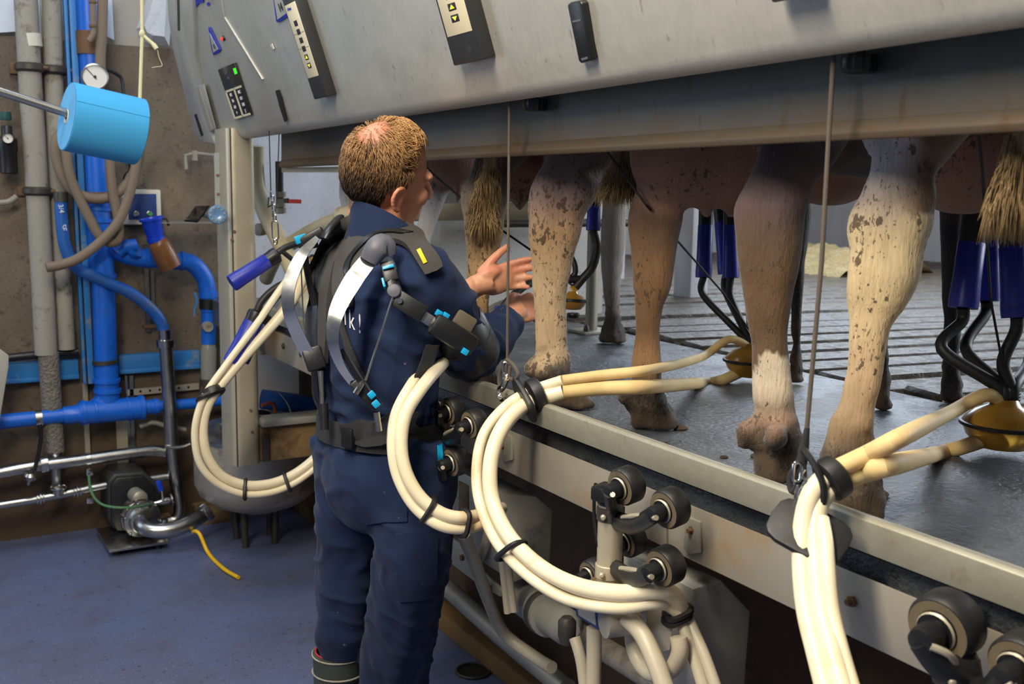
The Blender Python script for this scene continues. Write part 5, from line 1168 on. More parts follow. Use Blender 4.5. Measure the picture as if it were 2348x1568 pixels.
def nz(p, s, o=0): return noise.noise(V((p.x*s+o, p.y*s, p.z*s)))
def cl(c): return lin(c)
def mixc(a, b, t): t = max(0, min(1, t)); return tuple(x+(y-x)*t for x, y in zip(a, b))
def stops(z, st):
    for (z0, c0), (z1, c1) in zip(st, st[1:]):
        if z <= z1: return mixc(c0, c1, (z-z0)/(z1-z0) if z > z0 else 0)
    return st[-1][1]
HOOF = cl((40, 31, 23))
def mud_std(p, k=1.0):
    h = p.z-ZP; return max(0, min(1, .36*k+.75*max(0, (.17-h)/.17)+.32*nz(p, 8, 3)))
E_ = dict(r=.62, g=(400, 790), h=(1105, 892), w=.075, s=[(350, 1092, 1168), (400, 1078, 1164), (430, 1062, 1163), (455, 1055, 1162), (500, 1064, 1157), (550, 1067, 1151), (600, 1069, 1138), (640, 1070, 1128), (700, 1070, 1122), (760, 1071, 1126), (810, 1066, 1132), (845, 1060, 1140), (880, 1058, 1150)])
A_ = dict(r=.62, g=(400, 850), h=(1318, 938), w=.095, s=[(335, 1262, 1404), (360, 1252, 1396), (400, 1233, 1388), (440, 1214, 1367), (480, 1210, 1344), (530, 1212, 1333), (580, 1216, 1317), (620, 1219, 1308), (660, 1221, 1300), (700, 1224, 1298), (750, 1226, 1300), (800, 1228, 1304), (840, 1230, 1312), (870, 1243, 1325), (900, 1256, 1350), (922, 1264, 1364)])
B_ = dict(r=.62, g=(450, 860), h=(1500, 985), w=.07, s=[(330, 1472, 1545), (380, 1470, 1528), (415, 1466, 1528), (450, 1452, 1553), (490, 1438, 1566), (530, 1441, 1559), (580, 1446, 1551), (620, 1448, 1545), (660, 1451, 1538), (700, 1454, 1522), (750, 1455, 1515), (800, 1452, 1517), (840, 1446, 1520), (900, 1440, 1524), (940, 1442, 1548), (972, 1440, 1556)])
C_ = dict(r=.62, g=(440, 930), h=(1795, 1108), w=.09, s=[(325, 1742, 1886), (350, 1735, 1882), (400, 1717, 1874), (440, 1702, 1863), (480, 1682, 1848), (520, 1683, 1846), (580, 1689, 1840), (620, 1693, 1832), (680, 1706, 1817), (740, 1714, 1811), (800, 1721, 1809), (850, 1724, 1817), (920, 1724, 1826), (960, 1726, 1834), (1000, 1730, 1845), (1040, 1726, 1852), (1075, 1732, 1854), (1096, 1734, 1852)])
D_ = dict(r=.62, g=(480, 1000), h=(1975, 1196), w=.085, s=[(315, 1997, 2118), (350, 1994, 2128), (400, 1991, 2144), (450, 1972, 2154), (490, 1945, 2146), (530, 1941, 2137), (560, 1949, 2125), (620, 1941, 2112), (680, 1940, 2084), (740, 1946, 2046), (800, 1946, 2037), (860, 1938, 2024), (920, 1922, 2011), (980, 1897, 2008), (1030, 1881, 2012), (1070, 1882, 2020), (1120, 1896, 2034), (1160, 1898, 2038), (1184, 1900, 2036)])
G_ = dict(r=.62, g=(430, 720), h=(955, 812), w=.07, s=[(350, 1004, 1062), (390, 996, 1052), (430, 984, 1032), (470, 968, 1016), (500, 960, 1004), (550, 948, 990), (620, 940, 984), (700, 936, 976), (760, 930, 980), (802, 922, 988)])
H_ = dict(h=(806, 765), w=.06, s=[(370, 785, 840), (420, 778, 838), (450, 776, 834), (490, 784, 832), (560, 786, 828), (640, 788, 826), (720, 786, 828), (756, 778, 838)])
Fr = dict(h=(1406, 788), w=.06, hind=False, s=[(430, 1382, 1440), (510, 1378, 1436), (570, 1375, 1434), (610, 1376, 1430), (640, 1381, 1425), (700, 1386, 1421), (740, 1384, 1426), (765, 1376, 1434), (782, 1373, 1438)])
Cf = dict(h=(1832, 880), w=.055, hind=False, s=[(400, 1805, 1870), (520, 1808, 1858), (600, 1810, 1848), (700, 1812, 1842), (780, 1812, 1838), (830, 1810, 1842), (872, 1806, 1848)])
Df = dict(h=(2022, 940), w=.055, hind=False, s=[(420, 1990, 2060), (560, 1996, 2050), (700, 2004, 2044), (800, 2006, 2040), (880, 2004, 2042), (930, 1998, 2048)])
Df2 = dict(h=(2185, 925), w=.055, hind=False, s=[(420, 2150, 2220), (560, 2155, 2212), (700, 2160, 2206), (800, 2162, 2202), (870, 2158, 2206), (915, 2152, 2212)])
def pale_leg(p, up, mid, lo, zt, zm):
    return stops(p.z+.03*nz(p, 14), [(ZP, HOOF), (ZP+.05, HOOF), (ZP+.1, lo), (zm, mid), (zt, up)])
def col1(p, i, d, info):
    if i == 2: return pale_leg(p, cl((176, 166, 152)), cl((166, 156, 146)), cl((120, 100, 84)), 1.6, 1.35)
    if p.z > 1.75: return cl((196, 192, 190))
    return pale_leg(p, cl((206, 202, 204)), cl((200, 192, 178)), cl((170, 150, 120)), 1.62, 1.4)
def col2(p, i, d, info):
    if i == 0:
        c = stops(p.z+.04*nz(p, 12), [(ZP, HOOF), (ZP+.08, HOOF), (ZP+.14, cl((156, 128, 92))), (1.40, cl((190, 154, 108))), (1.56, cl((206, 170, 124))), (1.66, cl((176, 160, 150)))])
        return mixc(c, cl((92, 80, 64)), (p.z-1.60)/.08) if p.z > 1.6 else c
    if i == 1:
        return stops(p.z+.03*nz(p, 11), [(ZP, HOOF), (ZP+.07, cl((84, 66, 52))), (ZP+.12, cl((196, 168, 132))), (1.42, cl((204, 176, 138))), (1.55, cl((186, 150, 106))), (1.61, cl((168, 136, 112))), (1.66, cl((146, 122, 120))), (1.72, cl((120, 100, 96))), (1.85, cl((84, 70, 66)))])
    if i == 2:
        return cl((36, 33, 34)) if p.z < 1.62 else cl((84, 70, 62))
    return cl((100, 82, 70))
def col3(p, i, d, info):
    ud = V((p.x, p.y, 0))
    if i == 0:
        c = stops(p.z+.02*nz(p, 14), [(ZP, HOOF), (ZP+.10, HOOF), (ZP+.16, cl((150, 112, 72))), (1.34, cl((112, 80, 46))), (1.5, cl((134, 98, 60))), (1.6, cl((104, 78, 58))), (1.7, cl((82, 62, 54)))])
    elif i == 1:
        e = .02*nz(p, 22)+.016*nz(p, 50)+.02*math.sin(p.y*60)
        wl = 1.345
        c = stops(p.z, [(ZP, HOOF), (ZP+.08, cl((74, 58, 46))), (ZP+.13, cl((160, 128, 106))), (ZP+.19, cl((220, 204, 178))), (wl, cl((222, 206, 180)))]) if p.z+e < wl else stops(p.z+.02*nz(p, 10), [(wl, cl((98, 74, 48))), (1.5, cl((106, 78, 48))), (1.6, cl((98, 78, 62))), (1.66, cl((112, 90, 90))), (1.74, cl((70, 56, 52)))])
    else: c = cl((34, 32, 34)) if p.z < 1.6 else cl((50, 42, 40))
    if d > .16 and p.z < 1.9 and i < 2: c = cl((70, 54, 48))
    return c
def col4(p, i, d, info):
    if i == 0:
        c = stops(p.z+.03*nz(p, 10), [(ZP, HOOF), (ZP+.12, HOOF), (ZP+.16, cl((140, 114, 84))), (ZP+.27, cl((206, 176, 136))), (1.5, cl((226, 200, 152))), (1.62, cl((230, 206, 160))), (1.66, cl((182, 164, 148))), (1.72, cl((214, 208, 210))), (1.8, cl((206, 200, 204)))])
        if p.z > 1.64:
            nh, lt = leg_frame(info[0][0]); q = proj(p)[0]; c = mixc(c, cl((112, 84, 60)), (q-2060)/60)
    else: c = cl((32, 30, 32))
    if d > .15 and p.z < 1.95: c = cl((172, 120, 104))
    return c
def ue(px, py, dep, r): return (at(px, py, dep), V(r))
hA, hB, hC, hD, hE = [onZ(*l['h'], ZP) for l in (A_, B_, C_, D_, E_)]
d3 = (depth(hB)+depth(hC))/2+.12; d4 = depth(hD)+.22; d2 = depth(hA)+.22
make_cow('pale cow with white hind legs beyond the man', [H_, G_, Fr], (1.62, 2.95, 3.28, .25, 1.66, 2.45), [ue(1035, 372, 3.45, (.12, .12, .09)), ue(1050, 440, 3.4, (.014, .014, .04))], col1, lambda p: mud_std(p, .6))
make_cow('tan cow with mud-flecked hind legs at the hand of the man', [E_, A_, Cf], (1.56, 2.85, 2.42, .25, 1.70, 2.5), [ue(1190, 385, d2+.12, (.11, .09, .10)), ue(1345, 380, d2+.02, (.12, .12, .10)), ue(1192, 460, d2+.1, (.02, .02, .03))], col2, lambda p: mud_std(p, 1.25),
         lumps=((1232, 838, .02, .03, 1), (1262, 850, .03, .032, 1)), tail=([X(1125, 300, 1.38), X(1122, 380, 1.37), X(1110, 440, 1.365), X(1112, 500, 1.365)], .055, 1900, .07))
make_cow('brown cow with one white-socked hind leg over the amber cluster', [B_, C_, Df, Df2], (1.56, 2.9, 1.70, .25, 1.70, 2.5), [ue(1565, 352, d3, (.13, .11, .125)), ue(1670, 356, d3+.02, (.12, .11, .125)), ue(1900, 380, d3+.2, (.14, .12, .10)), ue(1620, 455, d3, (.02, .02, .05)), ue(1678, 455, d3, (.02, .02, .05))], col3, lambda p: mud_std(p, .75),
         lumps=((1713, 992, .01, V((.026, .022, .034)), 1), (1778, 985, .06, V((.024, .02, .03)), 1), (1434, 912, .0, .022, 0)), tail=([X(1445, 290, 1.50), X(1440, 360, 1.50), X(1438, 400, 1.50), X(1436, 425, 1.50)], .085, 2200, .05))
make_cow('cow with a cream mud-spattered hind leg beside the large cluster', [D_], (1.56, 2.9, 1.02, .25, 1.72, 2.5), [ue(2215, 352, d4, (.13, .11, .12)), ue(2300, 352, d4+.03, (.13, .11, .12))], col4, lambda p: mud_std(p, 1.0),
         lumps=((1905, 1050, .02, .026, 0),), tail=([X(2350, 250, 1.36), X(2345, 320, 1.36), X(2338, 380, 1.36), X(2334, 425, 1.36)], .05, 2600, .075))
# clods of dung on the mat
rd = random.Random(11)
for k, (px, py, r) in enumerate(((1735, 1048, .012), (2010, 1140, .02), (1560, 985, .015), (1660, 1050, .008))):
    p = onZ(px, py, ZP); o = MB().ell(p+V((0, 0, r*.25)), V((r*1.3, r, r*.5)), n=10, m=6).build('dung_clod', M['pit_wall']); tag(o, ('small clod of dung beside the white-socked hoof', 'larger clod of dung behind the cream hind hoof', 'clod of dung beside the brown cow’s nearer hoof', 'tiny clod of dung on the mat by the kerb rail')[k], 'dung', 'dung clods on the mat')
# ================================================================ THE MAN
AF = math.radians(14)
pf = V((math.cos(AF), math.sin(AF), 0)); plv = V((-math.sin(AF), math.cos(AF), 0))
PC = onY(874, 960, 2.37); PC.z = 0
man = thing('person', 'man in navy work clothes and harness reaching over the kerb to a cow', 'person', (PC.x, PC.y, 0))
ML = WL[man.name]
def tor(z, off, w_, d_, n=28, sx=0, tw=0):
    c = V((PC.x, PC.y, z))+pf*off+plv*sx; cf_ = pf*math.cos(tw)+plv*math.sin(tw); cl_ = plv*math.cos(tw)-pf*math.sin(tw)
    return [c+cl_*(math.cos(2*PI*k/n)*w_)+cf_*(math.copysign(abs(math.sin(2*PI*k/n))**.9, math.sin(2*PI*k/n))*d_) for k in range(n)]
TORSO = [(.88, 0, .15, .115), (.95, 0, .172, .128), (1.02, 0, .170, .125), (1.08, .0, .160, .118), (1.13, -.004, .163, .120), (1.19, -.01, .172, .128), (1.28, -.014, .178, .130), (1.37, -.012, .186, .130), (1.44, -.004, .186, .118), (1.49, .008, .158, .100), (1.53, .02, .105, .080), (1.565, .028, .068, .066)]
SR = V((PC.x, PC.y, 1.455))-plv*.165+pf*.012; SL = V((PC.x, PC.y, 1.455))+plv*.165+pf*.012
ER = onX(1082, 818, 1.24); WR = onX(1176, 722, 1.43)
EL = V((PC.x, PC.y, 1.27))+plv*.17+pf*.14; WLm = onX(1100, 652, 1.315)
HR_, KR_, AR_ = onY(938, 1060, 2.285), onY(945, 1300, 2.26), onZ(905, 1590, .24); AR_.z = .1
HL_, KL_, AL_ = onY(822, 1060, 2.46), onY(800, 1300, 2.52), onZ(778, 1500, .36); AL_.z = .1
# ---- clothing shell
mb = MB()
mb.loft([tor(*s) for s in TORSO])
mb.tube(smooth([SR-pf*.05+plv*.05+V((0, 0, .01)), SR, SR.lerp(ER, .5)+V((.0, -.006, .0)), ER, ER.lerp(WR, .45), ER.lerp(WR, .86)], 5), smoothv([.066, .072, .068, .060, .058, .044], 5), 18)
mb.tube(smooth([SL-pf*.05-plv*.05, SL, SL.lerp(EL, .5), EL, EL.lerp(WLm, .35), EL.lerp(WLm, .62)], 5), smoothv([.066, .070, .064, .058, .052, .046], 5), 18)
hemR = AR_+V((-.01, 0, .17)); hemL = AL_+V((0, 0, .25))
mb.tube(smooth([HR_+V((0, 0, .07)), HR_.lerp(KR_, .3), KR_+V((0, 0, .04)), KR_.lerp(hemR, .5), hemR], 6), smoothv([.118, .110, .092, .090, .094], 6), 22)
mb.tube(smooth([HL_+V((0, 0, .07)), HL_.lerp(KL_, .3), KL_+V((0, 0, .04)), KL_.lerp(hemL, .5), hemL], 6), smoothv([.118, .105, .084, .074, .054], 6), 22)
mb.ell(V((PC.x, PC.y, .96))-pf*.03, V((.12, .15, .15)), n=20, m=14)
me = remeshed(mb, .0085, ML, 'coverall', 6, .5)
def fold(p):
    d = 0.0
    w1 = p+V((.3*noise.noise(p*4), .3*noise.noise(p*4+V((5, 2, 1))), 0))*.2
    d += .0045*noise.noise(V((w1.x*7, w1.y*7, w1.z*11)))
    r1 = 1-(noise.noise(V((w1.x*9+3, w1.y*9, w1.z*15+w1.x*9)))*3.2)**2
    d += (.010 if p.z > 1.0 else .006)*max(0, r1)**2
    d += .0035*noise.noise(V((w1.x*22, w1.y*22, w1.z*16)))
    if 1.08 < p.z < 1.2: d += .004*math.sin(p.z*150+6*noise.noise(p*9))*max(0, 1-abs(p.z-1.13)/.06)+.005*math.sin((p.x+p.y)*170)*max(0, 1-abs(p.z-1.12)/.05)
    if p.z < .75: d += .009*max(0, 1-(noise.noise(V((p.x*5, p.y*5, p.z*5+p.x*8+p.y*5+7)))*3.4)**2)-.003
    return d
me.update()
nr = [v.normal.copy() for v in me.vertices]
for v, n_ in zip(me.vertices, nr): v.co += n_*fold(v.co+ML)
cov = finish(me, 'work_clothes', M['cloth'], man, ML, 180)
me.update()
bv = BVHTree.FromPolygons([v.co+ML for v in me.vertices], [tuple(p.vertices) for p in me.polygons])
def hit(px, py, off=.003):
    d = ray(px, py).normalized(); loc, nrm, i, ds = bv.ray_cast(CAM, d)
    if loc is None: return None, None
    if nrm.dot(d) > 0: nrm = -nrm
    return loc+nrm*off, nrm
def ribbon(name, path, width, mat, parent, off=.006, th=.006, k=6, dflt=2.6):
    # strap lying on the clothes: photo path -> points on the cloth surface, real thickness
    P2 = smooth([V((x, y, 0)) for x, y in path], k); m = len(P2); rings = []
    Wd = width if isinstance(width, list) else [width]*len(path); Wd = smoothv(Wd, k)
    last = dflt
    for i in range(m):
        t = (P2[min(m-1, i+1)]-P2[max(0, i-1)]).normalized(); n2 = V((-t.y, t.x, 0)); w2 = Wd[i]/2
        row_o, row_i = [], []
        for f in (-1, -.5, 0, .5, 1):
            q = P2[i]+n2*(w2*f); p, nn = hit(q.x, q.y, off)
            if p is None: p = at(q.x, q.y, last-off); nn = -ray(q.x, q.y).normalized()
            else: last = last*.6+depth(p)*.4
            row_i.append(p); row_o.append(p+nn*th)
        rings.append(row_o+row_i[::-1])
    # even out jumps in depth between neighbours
    for it in range(3):
        for i in range(1, m-1): rings[i] = [rings[i][j]*.5+(rings[i-1][j]+rings[i+1][j])*.25 for j in range(10)]
    return MB().loft(rings).build(name, mat, parent, ang=50)
def patch(name, quad, mat, parent, off=.001, th=.004, nu=8, nv=8):
    TL_, TR_, BR_, BL_ = [V((x, y, 0)) for x, y in quad]; rows = []
    for j in range(nv+1):
        row = []
        for i in range(nu+1):
            q = TL_.lerp(TR_, i/nu).lerp(BL_.lerp(BR_, i/nu), j/nv); p, nn = hit(q.x, q.y, off)
            if p is None: return None
            row.append((p, nn))
        rows.append(row)
    mb = MB(); W_ = nu+1
    top = [p+n_*th for r_ in rows for p, n_ in r_]; bot = [p for r_ in rows for p, n_ in r_]; N = len(top)
    fs = [(j*W_+i, j*W_+i+1, (j+1)*W_+i+1, (j+1)*W_+i) for j in range(nv) for i in range(nu)]
    fb_ = [tuple(N+a for a in reversed(f)) for f in fs]
    rim = [i for i in range(W_)]+[(j+1)*W_-1 for j in range(1, nv+1)]+[nv*W_+i for i in range(nu-1, -1, -1)]+[j*W_ for j in range(nv-1, 0, -1)]
    sd = [(rim[k], rim[(k+1) % len(rim)], N+rim[(k+1) % len(rim)], N+rim[k]) for k in range(len(rim))]
    mb.add(top+bot, fs+fb_+sd); return mb.build(name, mat, parent, ang=50)
patch('back_pocket', ((812, 1045), (930, 1050), (935, 1195), (838, 1200)), M['cloth'], cov)
patch('thigh_pocket', ((908, 1222), (1002, 1225), (1000, 1370), (918, 1378)), M['cloth'], cov)
patch('side_pocket_edge', ((1002, 1022), (1012, 1018), (1016, 1066), (1004, 1072)), M['cyan'], cov, th=.002, nu=3, nv=6)
# lettering across the back, laid on the cloth
for ch, px, py in (('m', 748, 706), ('i', 778, 720), ('l', 793, 726), ('k', 808, 735), ('!', 827, 744)):
    tm_ = text_mesh(ch, 1.0); vs2 = [hit(px+v.co.x*30+v.co.y*-2, py+v.co.x*12-v.co.y*62, .003)[0] for v in tm_.vertices]
    fs = [tuple(p.vertices) for p in tm_.polygons if all(vs2[i] is not None for i in p.vertices)]
    used = sorted({i for f in fs for i in f}); mp = {i: k for k, i in enumerate(used)}
    if fs: MB().add([vs2[i] for i in used], [tuple(mp[i] for i in f) for f in fs]).build('print_letter', M['white_ink'], cov)
# collar
hb = V((PC.x, PC.y, 0))
def colr(z, off, r1, r2, th): return [V((PC.x, PC.y, z+.012*math.cos(2*PI*k/26)*0))+pf*(off+math.sin(2*PI*k/26)*r2)+plv*(math.cos(2*PI*k/26)*r1)+V((0, 0, -(.016+(z-1.50)*.45)*math.sin(2*PI*k/26))) for k in range(26)]
MB().loft([colr(1.505, .010, .114, .098, 0), colr(1.535, .010, .096, .090, 0), colr(1.580, .014, .086, .084, 0), colr(1.575, .014, .080, .078, 0), colr(1.53, .010, .086, .082, 0)], caps=False).build('collar', M['cloth'], cov, ang=60)
# ---- skin: head, neck, arms, hands (continuous, continues under the clothes)
HCt = onY(892, 405, 2.37)
hp = math.radians(-1); hy = math.radians(4); hrl = math.radians(17); HSC = 1.07
hf = V((math.cos(hy)*math.cos(hp), math.sin(hy)*math.cos(hp), math.sin(hp))); hl = V((-math.sin(hy), math.cos(hy), 0)); hu = hf.cross(hl)
hl, hu = hl*math.cos(hrl)+hu*math.sin(hrl), hu*math.cos(hrl)-hl*math.sin(hrl)
HU = hu*1.07
HRot = Matrix((hf, hl, HU)).transposed()
def Hd(x, y, z): return HCt+(hf*x+hl*y+HU*z)*HSC
sk = MB()
sk.ell(Hd(-.014, 0, .020), V((.099, .076, .098))*HSC, HRot, 24, 16)
sk.ell(Hd(.030, 0, -.035), V((.060, .062, .088))*HSC, HRot, 20, 14)
sk.ell(Hd(.046, 0, -.108), V((.036, .042, .026))*HSC, HRot, 16, 10)
for s_ in (-1, 1):
    sk.ell(Hd(.012, s_*.046, -.074), V((.042, .018, .040))*HSC, HRot, 14, 10); sk.ell(Hd(.060, s_*.040, -.030), V((.026, .020, .024))*HSC, HRot, 12, 8)
    sk.ell(Hd(.076, s_*.030, .014), V((.016, .026, .012))*HSC, HRot, 12, 8)
    # ear: disc, rim and lobe
    sk.ell(Hd(-.011, s_*.077, -.026), V((.016, .006, .023))*HSC, HRot, 14, 10)
    sk.tube(smooth([Hd(.002, s_*.078, -.016), Hd(-.004, s_*.083, -.004), Hd(-.016, s_*.087, -.001), Hd(-.027, s_*.087, -.013), Hd(-.028, s_*.085, -.030), Hd(-.020, s_*.081, -.045), Hd(-.009, s_*.078, -.052), Hd(.0, s_*.076, -.047)], 4), .0058, 8)
    sk.ell(Hd(.104, s_*.009, -.040), V((.010, .007, .008))*HSC, HRot, 10, 8)
sk.tube([Hd(.080, 0, .012), Hd(.100, 0, -.014), Hd(.114, 0, -.034), Hd(.100, 0, -.046)], [.009, .0105, .012, .009], 12)
sk.ell(Hd(.070, 0, -.066), V((.012, .020, .006))*HSC, HRot, 12, 8); sk.ell(Hd(.069, 0, -.080), V((.012, .019, .007))*HSC, HRot, 12, 8); sk.ell(Hd(.055, 0, -.070), V((.024, .036, .028))*HSC, HRot, 12, 8)
nb_ = V((PC.x, PC.y, 1.50))+pf*.01
sk.tube([Hd(-.030, 0, -.03), Hd(-.032, 0, -.075), nb_+V((0, 0, .05)), nb_], [.060, .058, .062, .085], 20)
sk.tube([nb_+V((0, 0, .02)), V((PC.x, PC.y, 1.3)), V((PC.x, PC.y, .98))], [.085, .105, .105], 16)
for a_, b_, c_ in ((HR_, KR_, hemR), (HL_, KL_, hemL)): sk.tube([a_, a_.lerp(b_, .5), b_+V((0, 0, .04)), b_.lerp(c_, .5), c_+V((0, 0, -.1))], [.06, .055, .04, .032, .03], 12)
for s_, e_, w_ in ((SR, ER, WR), (SL, EL, WLm)):
    sk.tube(smooth([nb_+V((0, 0, -.07)), s_, s_.lerp(e_, .5), e_, e_.lerp(w_, .35), e_.lerp(w_, .8), w_], 5), smoothv([.05, .05, .046, .041, .043, .032, .028], 5), 16)
def hand(mb, wrist, fw, dor, thumb_side, curl, thumb, spread=.0, sc=1.0):
    fw = V(fw).normalized(); dor = V(dor); dor = (dor-fw*dor.dot(fw)).normalized(); sd = fw.cross(dor)*thumb_side
    R_ = Matrix((fw, sd, dor)).transposed()
    mb.ell(wrist+fw*.045*sc, V((.056, .041, .018))*sc, R_, 16, 10); mb.ell(wrist+fw*.075*sc, V((.026, .040, .015))*sc, R_, 14, 8)
    mb.ell(wrist+fw*.03*sc+sd*.024*sc-dor*.010*sc, V((.034, .018, .017))*sc, R_, 12, 8)
    mb.tube([wrist-fw*.02, wrist+fw*.03*sc], [.028*sc, .030*sc], 14)
    for i, (o_, ln_, r_) in enumerate(((.031, .074, .0088), (.0105, .082, .0092), (-.010, .076, .0088), (-.030, .060, .0078))):
        p = wrist+fw*(.088-.004*abs(i-1))*sc+sd*o_*sc; d = (fw+sd*spread*(1.5-i)).normalized(); pts = [p-d*.02*sc, p]; c_ = curl[i] if isinstance(curl, (list, tuple)) else curl
        ax_ = sd
        for j, seg_ in enumerate((.46, .30, .24)):
            an = c_*(.85 if j == 0 else 1.0); rot_ = Matrix.Rotation(an, 3, -ax_ if thumb_side*0+1 else ax_)
            dd_ = math.cos(an)*d-math.sin(an)*dor; nd = math.cos(an)*dor+math.sin(an)*d; d, dor_ = dd_.normalized(), nd
            p = p+d*ln_*seg_*sc; pts.append(p)
            # bend the next joint around the new dorsal direction
            dor = dor_
        dor = V((0, 0, 0))+R_ @ V((0, 0, 1))
        mb.tube(smooth(pts, 3), smoothv([r_*1.08*sc, r_*1.1*sc, r_*sc, r_*.95*sc, r_*.72*sc], 3), 10)
    b0 = wrist+fw*.018*sc+sd*.026*sc; t1 = b0+(fw*thumb[0]+sd*thumb[1]+dor*thumb[2]).normalized()*.042*sc; t2 = t1+(fw*thumb[3]+sd*thumb[4]+dor*thumb[5]).normalized()*.034*sc; t3 = t2+(fw*thumb[3]*1.1+sd*thumb[4]*.8+dor*thumb[5]).normalized()*.026*sc
    mb.tube(smooth([b0-fw*.01, t1, t2, t3], 4), smoothv([.015*sc, .0125*sc, .0105*sc, .0075*sc], 4), 10)
# right hand closed round the hose; left hand open beside the leg, thumb up
fr_ = (onX(1222, 700, 1.50)-WR); hand(sk, WR, fr_, V((-.45, -.75, .45)), -1, (1.0, 1.1, 1.15, 1.2), (.6, .6, -.3, 1, -.1, -.5))
fl_ = (onX(1172, 632, 1.40)-WLm); hand(sk, WLm, fl_, V((.3, .95, .1)), -1 if fl_.cross(V((.3, .95, .1))).z < 0 else 1, (.30, .36, .42, .5), (.75, .7, .0, 1, .55, .0), .06)
me = remeshed(sk, .0046, ML, 'body', 4, .45)
SKIN = cl((206, 154, 120)); PINK = cl((204, 134, 106)); HB = cl((84, 60, 40))
hinv = HRot.inverted()
def local(p): return hinv @ (p-HCt)/HSC
def hairmask(q):
    x, y, z = q
    front = .048-.8*max(0, abs(y)-.012)
    if z < .05: front = lerp(.020, -.030, min(1, (.05-z)/.10))
    if z < -.075 or x > front: return 0
    if -.075 < z < .0 and x > -.040: return 1 if z > .0 else 0
    return 1
def skcol(p, n_):
    q = local(p)
    if p.z > 1.45:
        k = nz(p, 60)*.15
        if hairmask(q) and n_.dot(p-Hd(-.014, 0, .02)) > 0:
            b = V((q.x+.055, q.y, q.z-.088)).length
            return mixc(SKIN, HB, .8) if b > .046 else mixc(PINK, HB, .1+max(0, b-.028)*22)
        if abs(q.y) > .072 and q.z < .02: return mixc(SKIN, PINK, .9)
        return mixc(SKIN, PINK, .4+k)
    return mixc(SKIN, PINK, .35+.4*nz(p, 25))
paint(me, skcol, ML)
finish(me, 'body', M['skin'], man, ML, 180)
for s_ in (-1, 1):
    ey = MB().ell(Hd(.060, s_*.030, -.004), .0115, n=14, m=10).build('eye', M['dial'], man)
    MB().tube(smooth([Hd(.077, s_*.012, .020), Hd(.080, s_*.028, .025), Hd(.068, s_*.046, .019)], 4), [.003]*9, 6).build('eyebrow', M['rope'], man)
# ---- hair strands
hs = MB(); rnd = []; rh = random.Random(21); cnt = 0; tries = 0
while cnt < 6500 and tries < 60000:
    tries += 1
    th = math.acos(rh.uniform(-.75, 1)); ph = rh.uniform(0, 2*PI); nn = V((math.sin(th)*math.cos(ph), math.sin(th)*math.sin(ph), math.cos(th)))
    q = V((-.014+nn.x*.0985, nn.y*.0755, .020+nn.z*.0975))
    if not hairmask(q): continue
    wh = V((q.x+.055, q.y, q.z-.088)); b = wh.length
    if b < .046 and rh.random() < (.93 if b < .034 else .6): continue
    n_ = V((nn.x/.0985, nn.y/.0755, nn.z/.0975)).normalized()
    top = q.z > .055
    dr = wh-n_*wh.dot(n_); dr = dr.normalized() if dr.length > 1e-4 else V((1, 0, 0))
    if q.x > -.02 and q.z > .04: dr = (dr*.5+V((.25, .9*rh.uniform(-1, .6), .4))).normalized()
    if q.z < .04: dr = (dr*.5+V((-.25, 0, -1))).normalized()
    dr = (dr+V((rh.uniform(-.3, .3), rh.uniform(-.3, .3), rh.uniform(-.3, .3)))).normalized(); dr = (dr-n_*dr.dot(n_)).normalized()
    ln_ = (.034 if q.x > .0 and top else .026) if q.z > -.02 else .016
    ln_ *= rh.uniform(.7, 1.25); lift = .22 if top else .14
    p0 = q-n_*.001; p1 = q+dr*ln_*.4+n_*ln_*(lift+.12); p2 = q+dr*ln_*.75+n_*ln_*(lift+.02); p3 = q+dr*ln_+n_*ln_*(lift-.14)
    base_n = len(hs.v)
    hs.tube([HCt+HRot @ p*HSC for p in (p0, p1, p2, p3)], [.0008, .0008, .0007, .0003], 3)
    light = max(0, min(1, .16+.85*(q.z-.02)/.1+rh.uniform(-.25, .25)+(.15 if q.x > 0 and top else 0)))
    rnd += [light]*(len(hs.v)-base_n); cnt += 1
ho = hs.build('hair', M['hair'], man, ang=180, kind='stuff')
at_ = ho.data.attributes.new('Rnd', 'FLOAT', 'POINT'); at_.data.foreach_set('value', rnd)
# ---- boots
for A_k, top_z, nm in ((AL_, .37, 'L'), (AR_, .30, 'R')):
    c = V((A_k.x, A_k.y, 0)); R1 = .074 if nm == 'L' else .066; rings = []
    for z, off, ra, rb_ in ((.0, .06, .05, .135), (.02, .06, .052, .14), (.06, .05, .052, .125), (.10, .02, .052, .085), (.15, .0, .054, .066), (.25, -.004, .062, .070), (top_z, 0, R1, R1), (top_z+.002, 0, R1-.006, R1-.006), (top_z-.05, 0, R1-.008, R1-.008)):
        rings.append([c+pf*(off+math.sin(2*PI*k/26)*rb_)+plv*(math.cos(2*PI*k/26)*ra)+V((0, 0, z)) for k in range(26)])
    bt = MB().loft(rings).build('boot', M['boot'], man, ang=60)
    for z, mt in ((top_z-.004, 'grey_pipe'), (top_z-.055, 'grey_pipe'), (top_z+.004, 'boot_red')):
        MB().tube([c+pf*(math.sin(2*PI*k/30)*(R1+.001 if mt != 'boot_red' else R1-.008))+plv*(math.cos(2*PI*k/30)*(R1+.001 if mt != 'boot_red' else R1-.008))+V((0, 0, z)) for k in range(30)], .0025, 6, closed=True).build('trim', M[mt], bt)
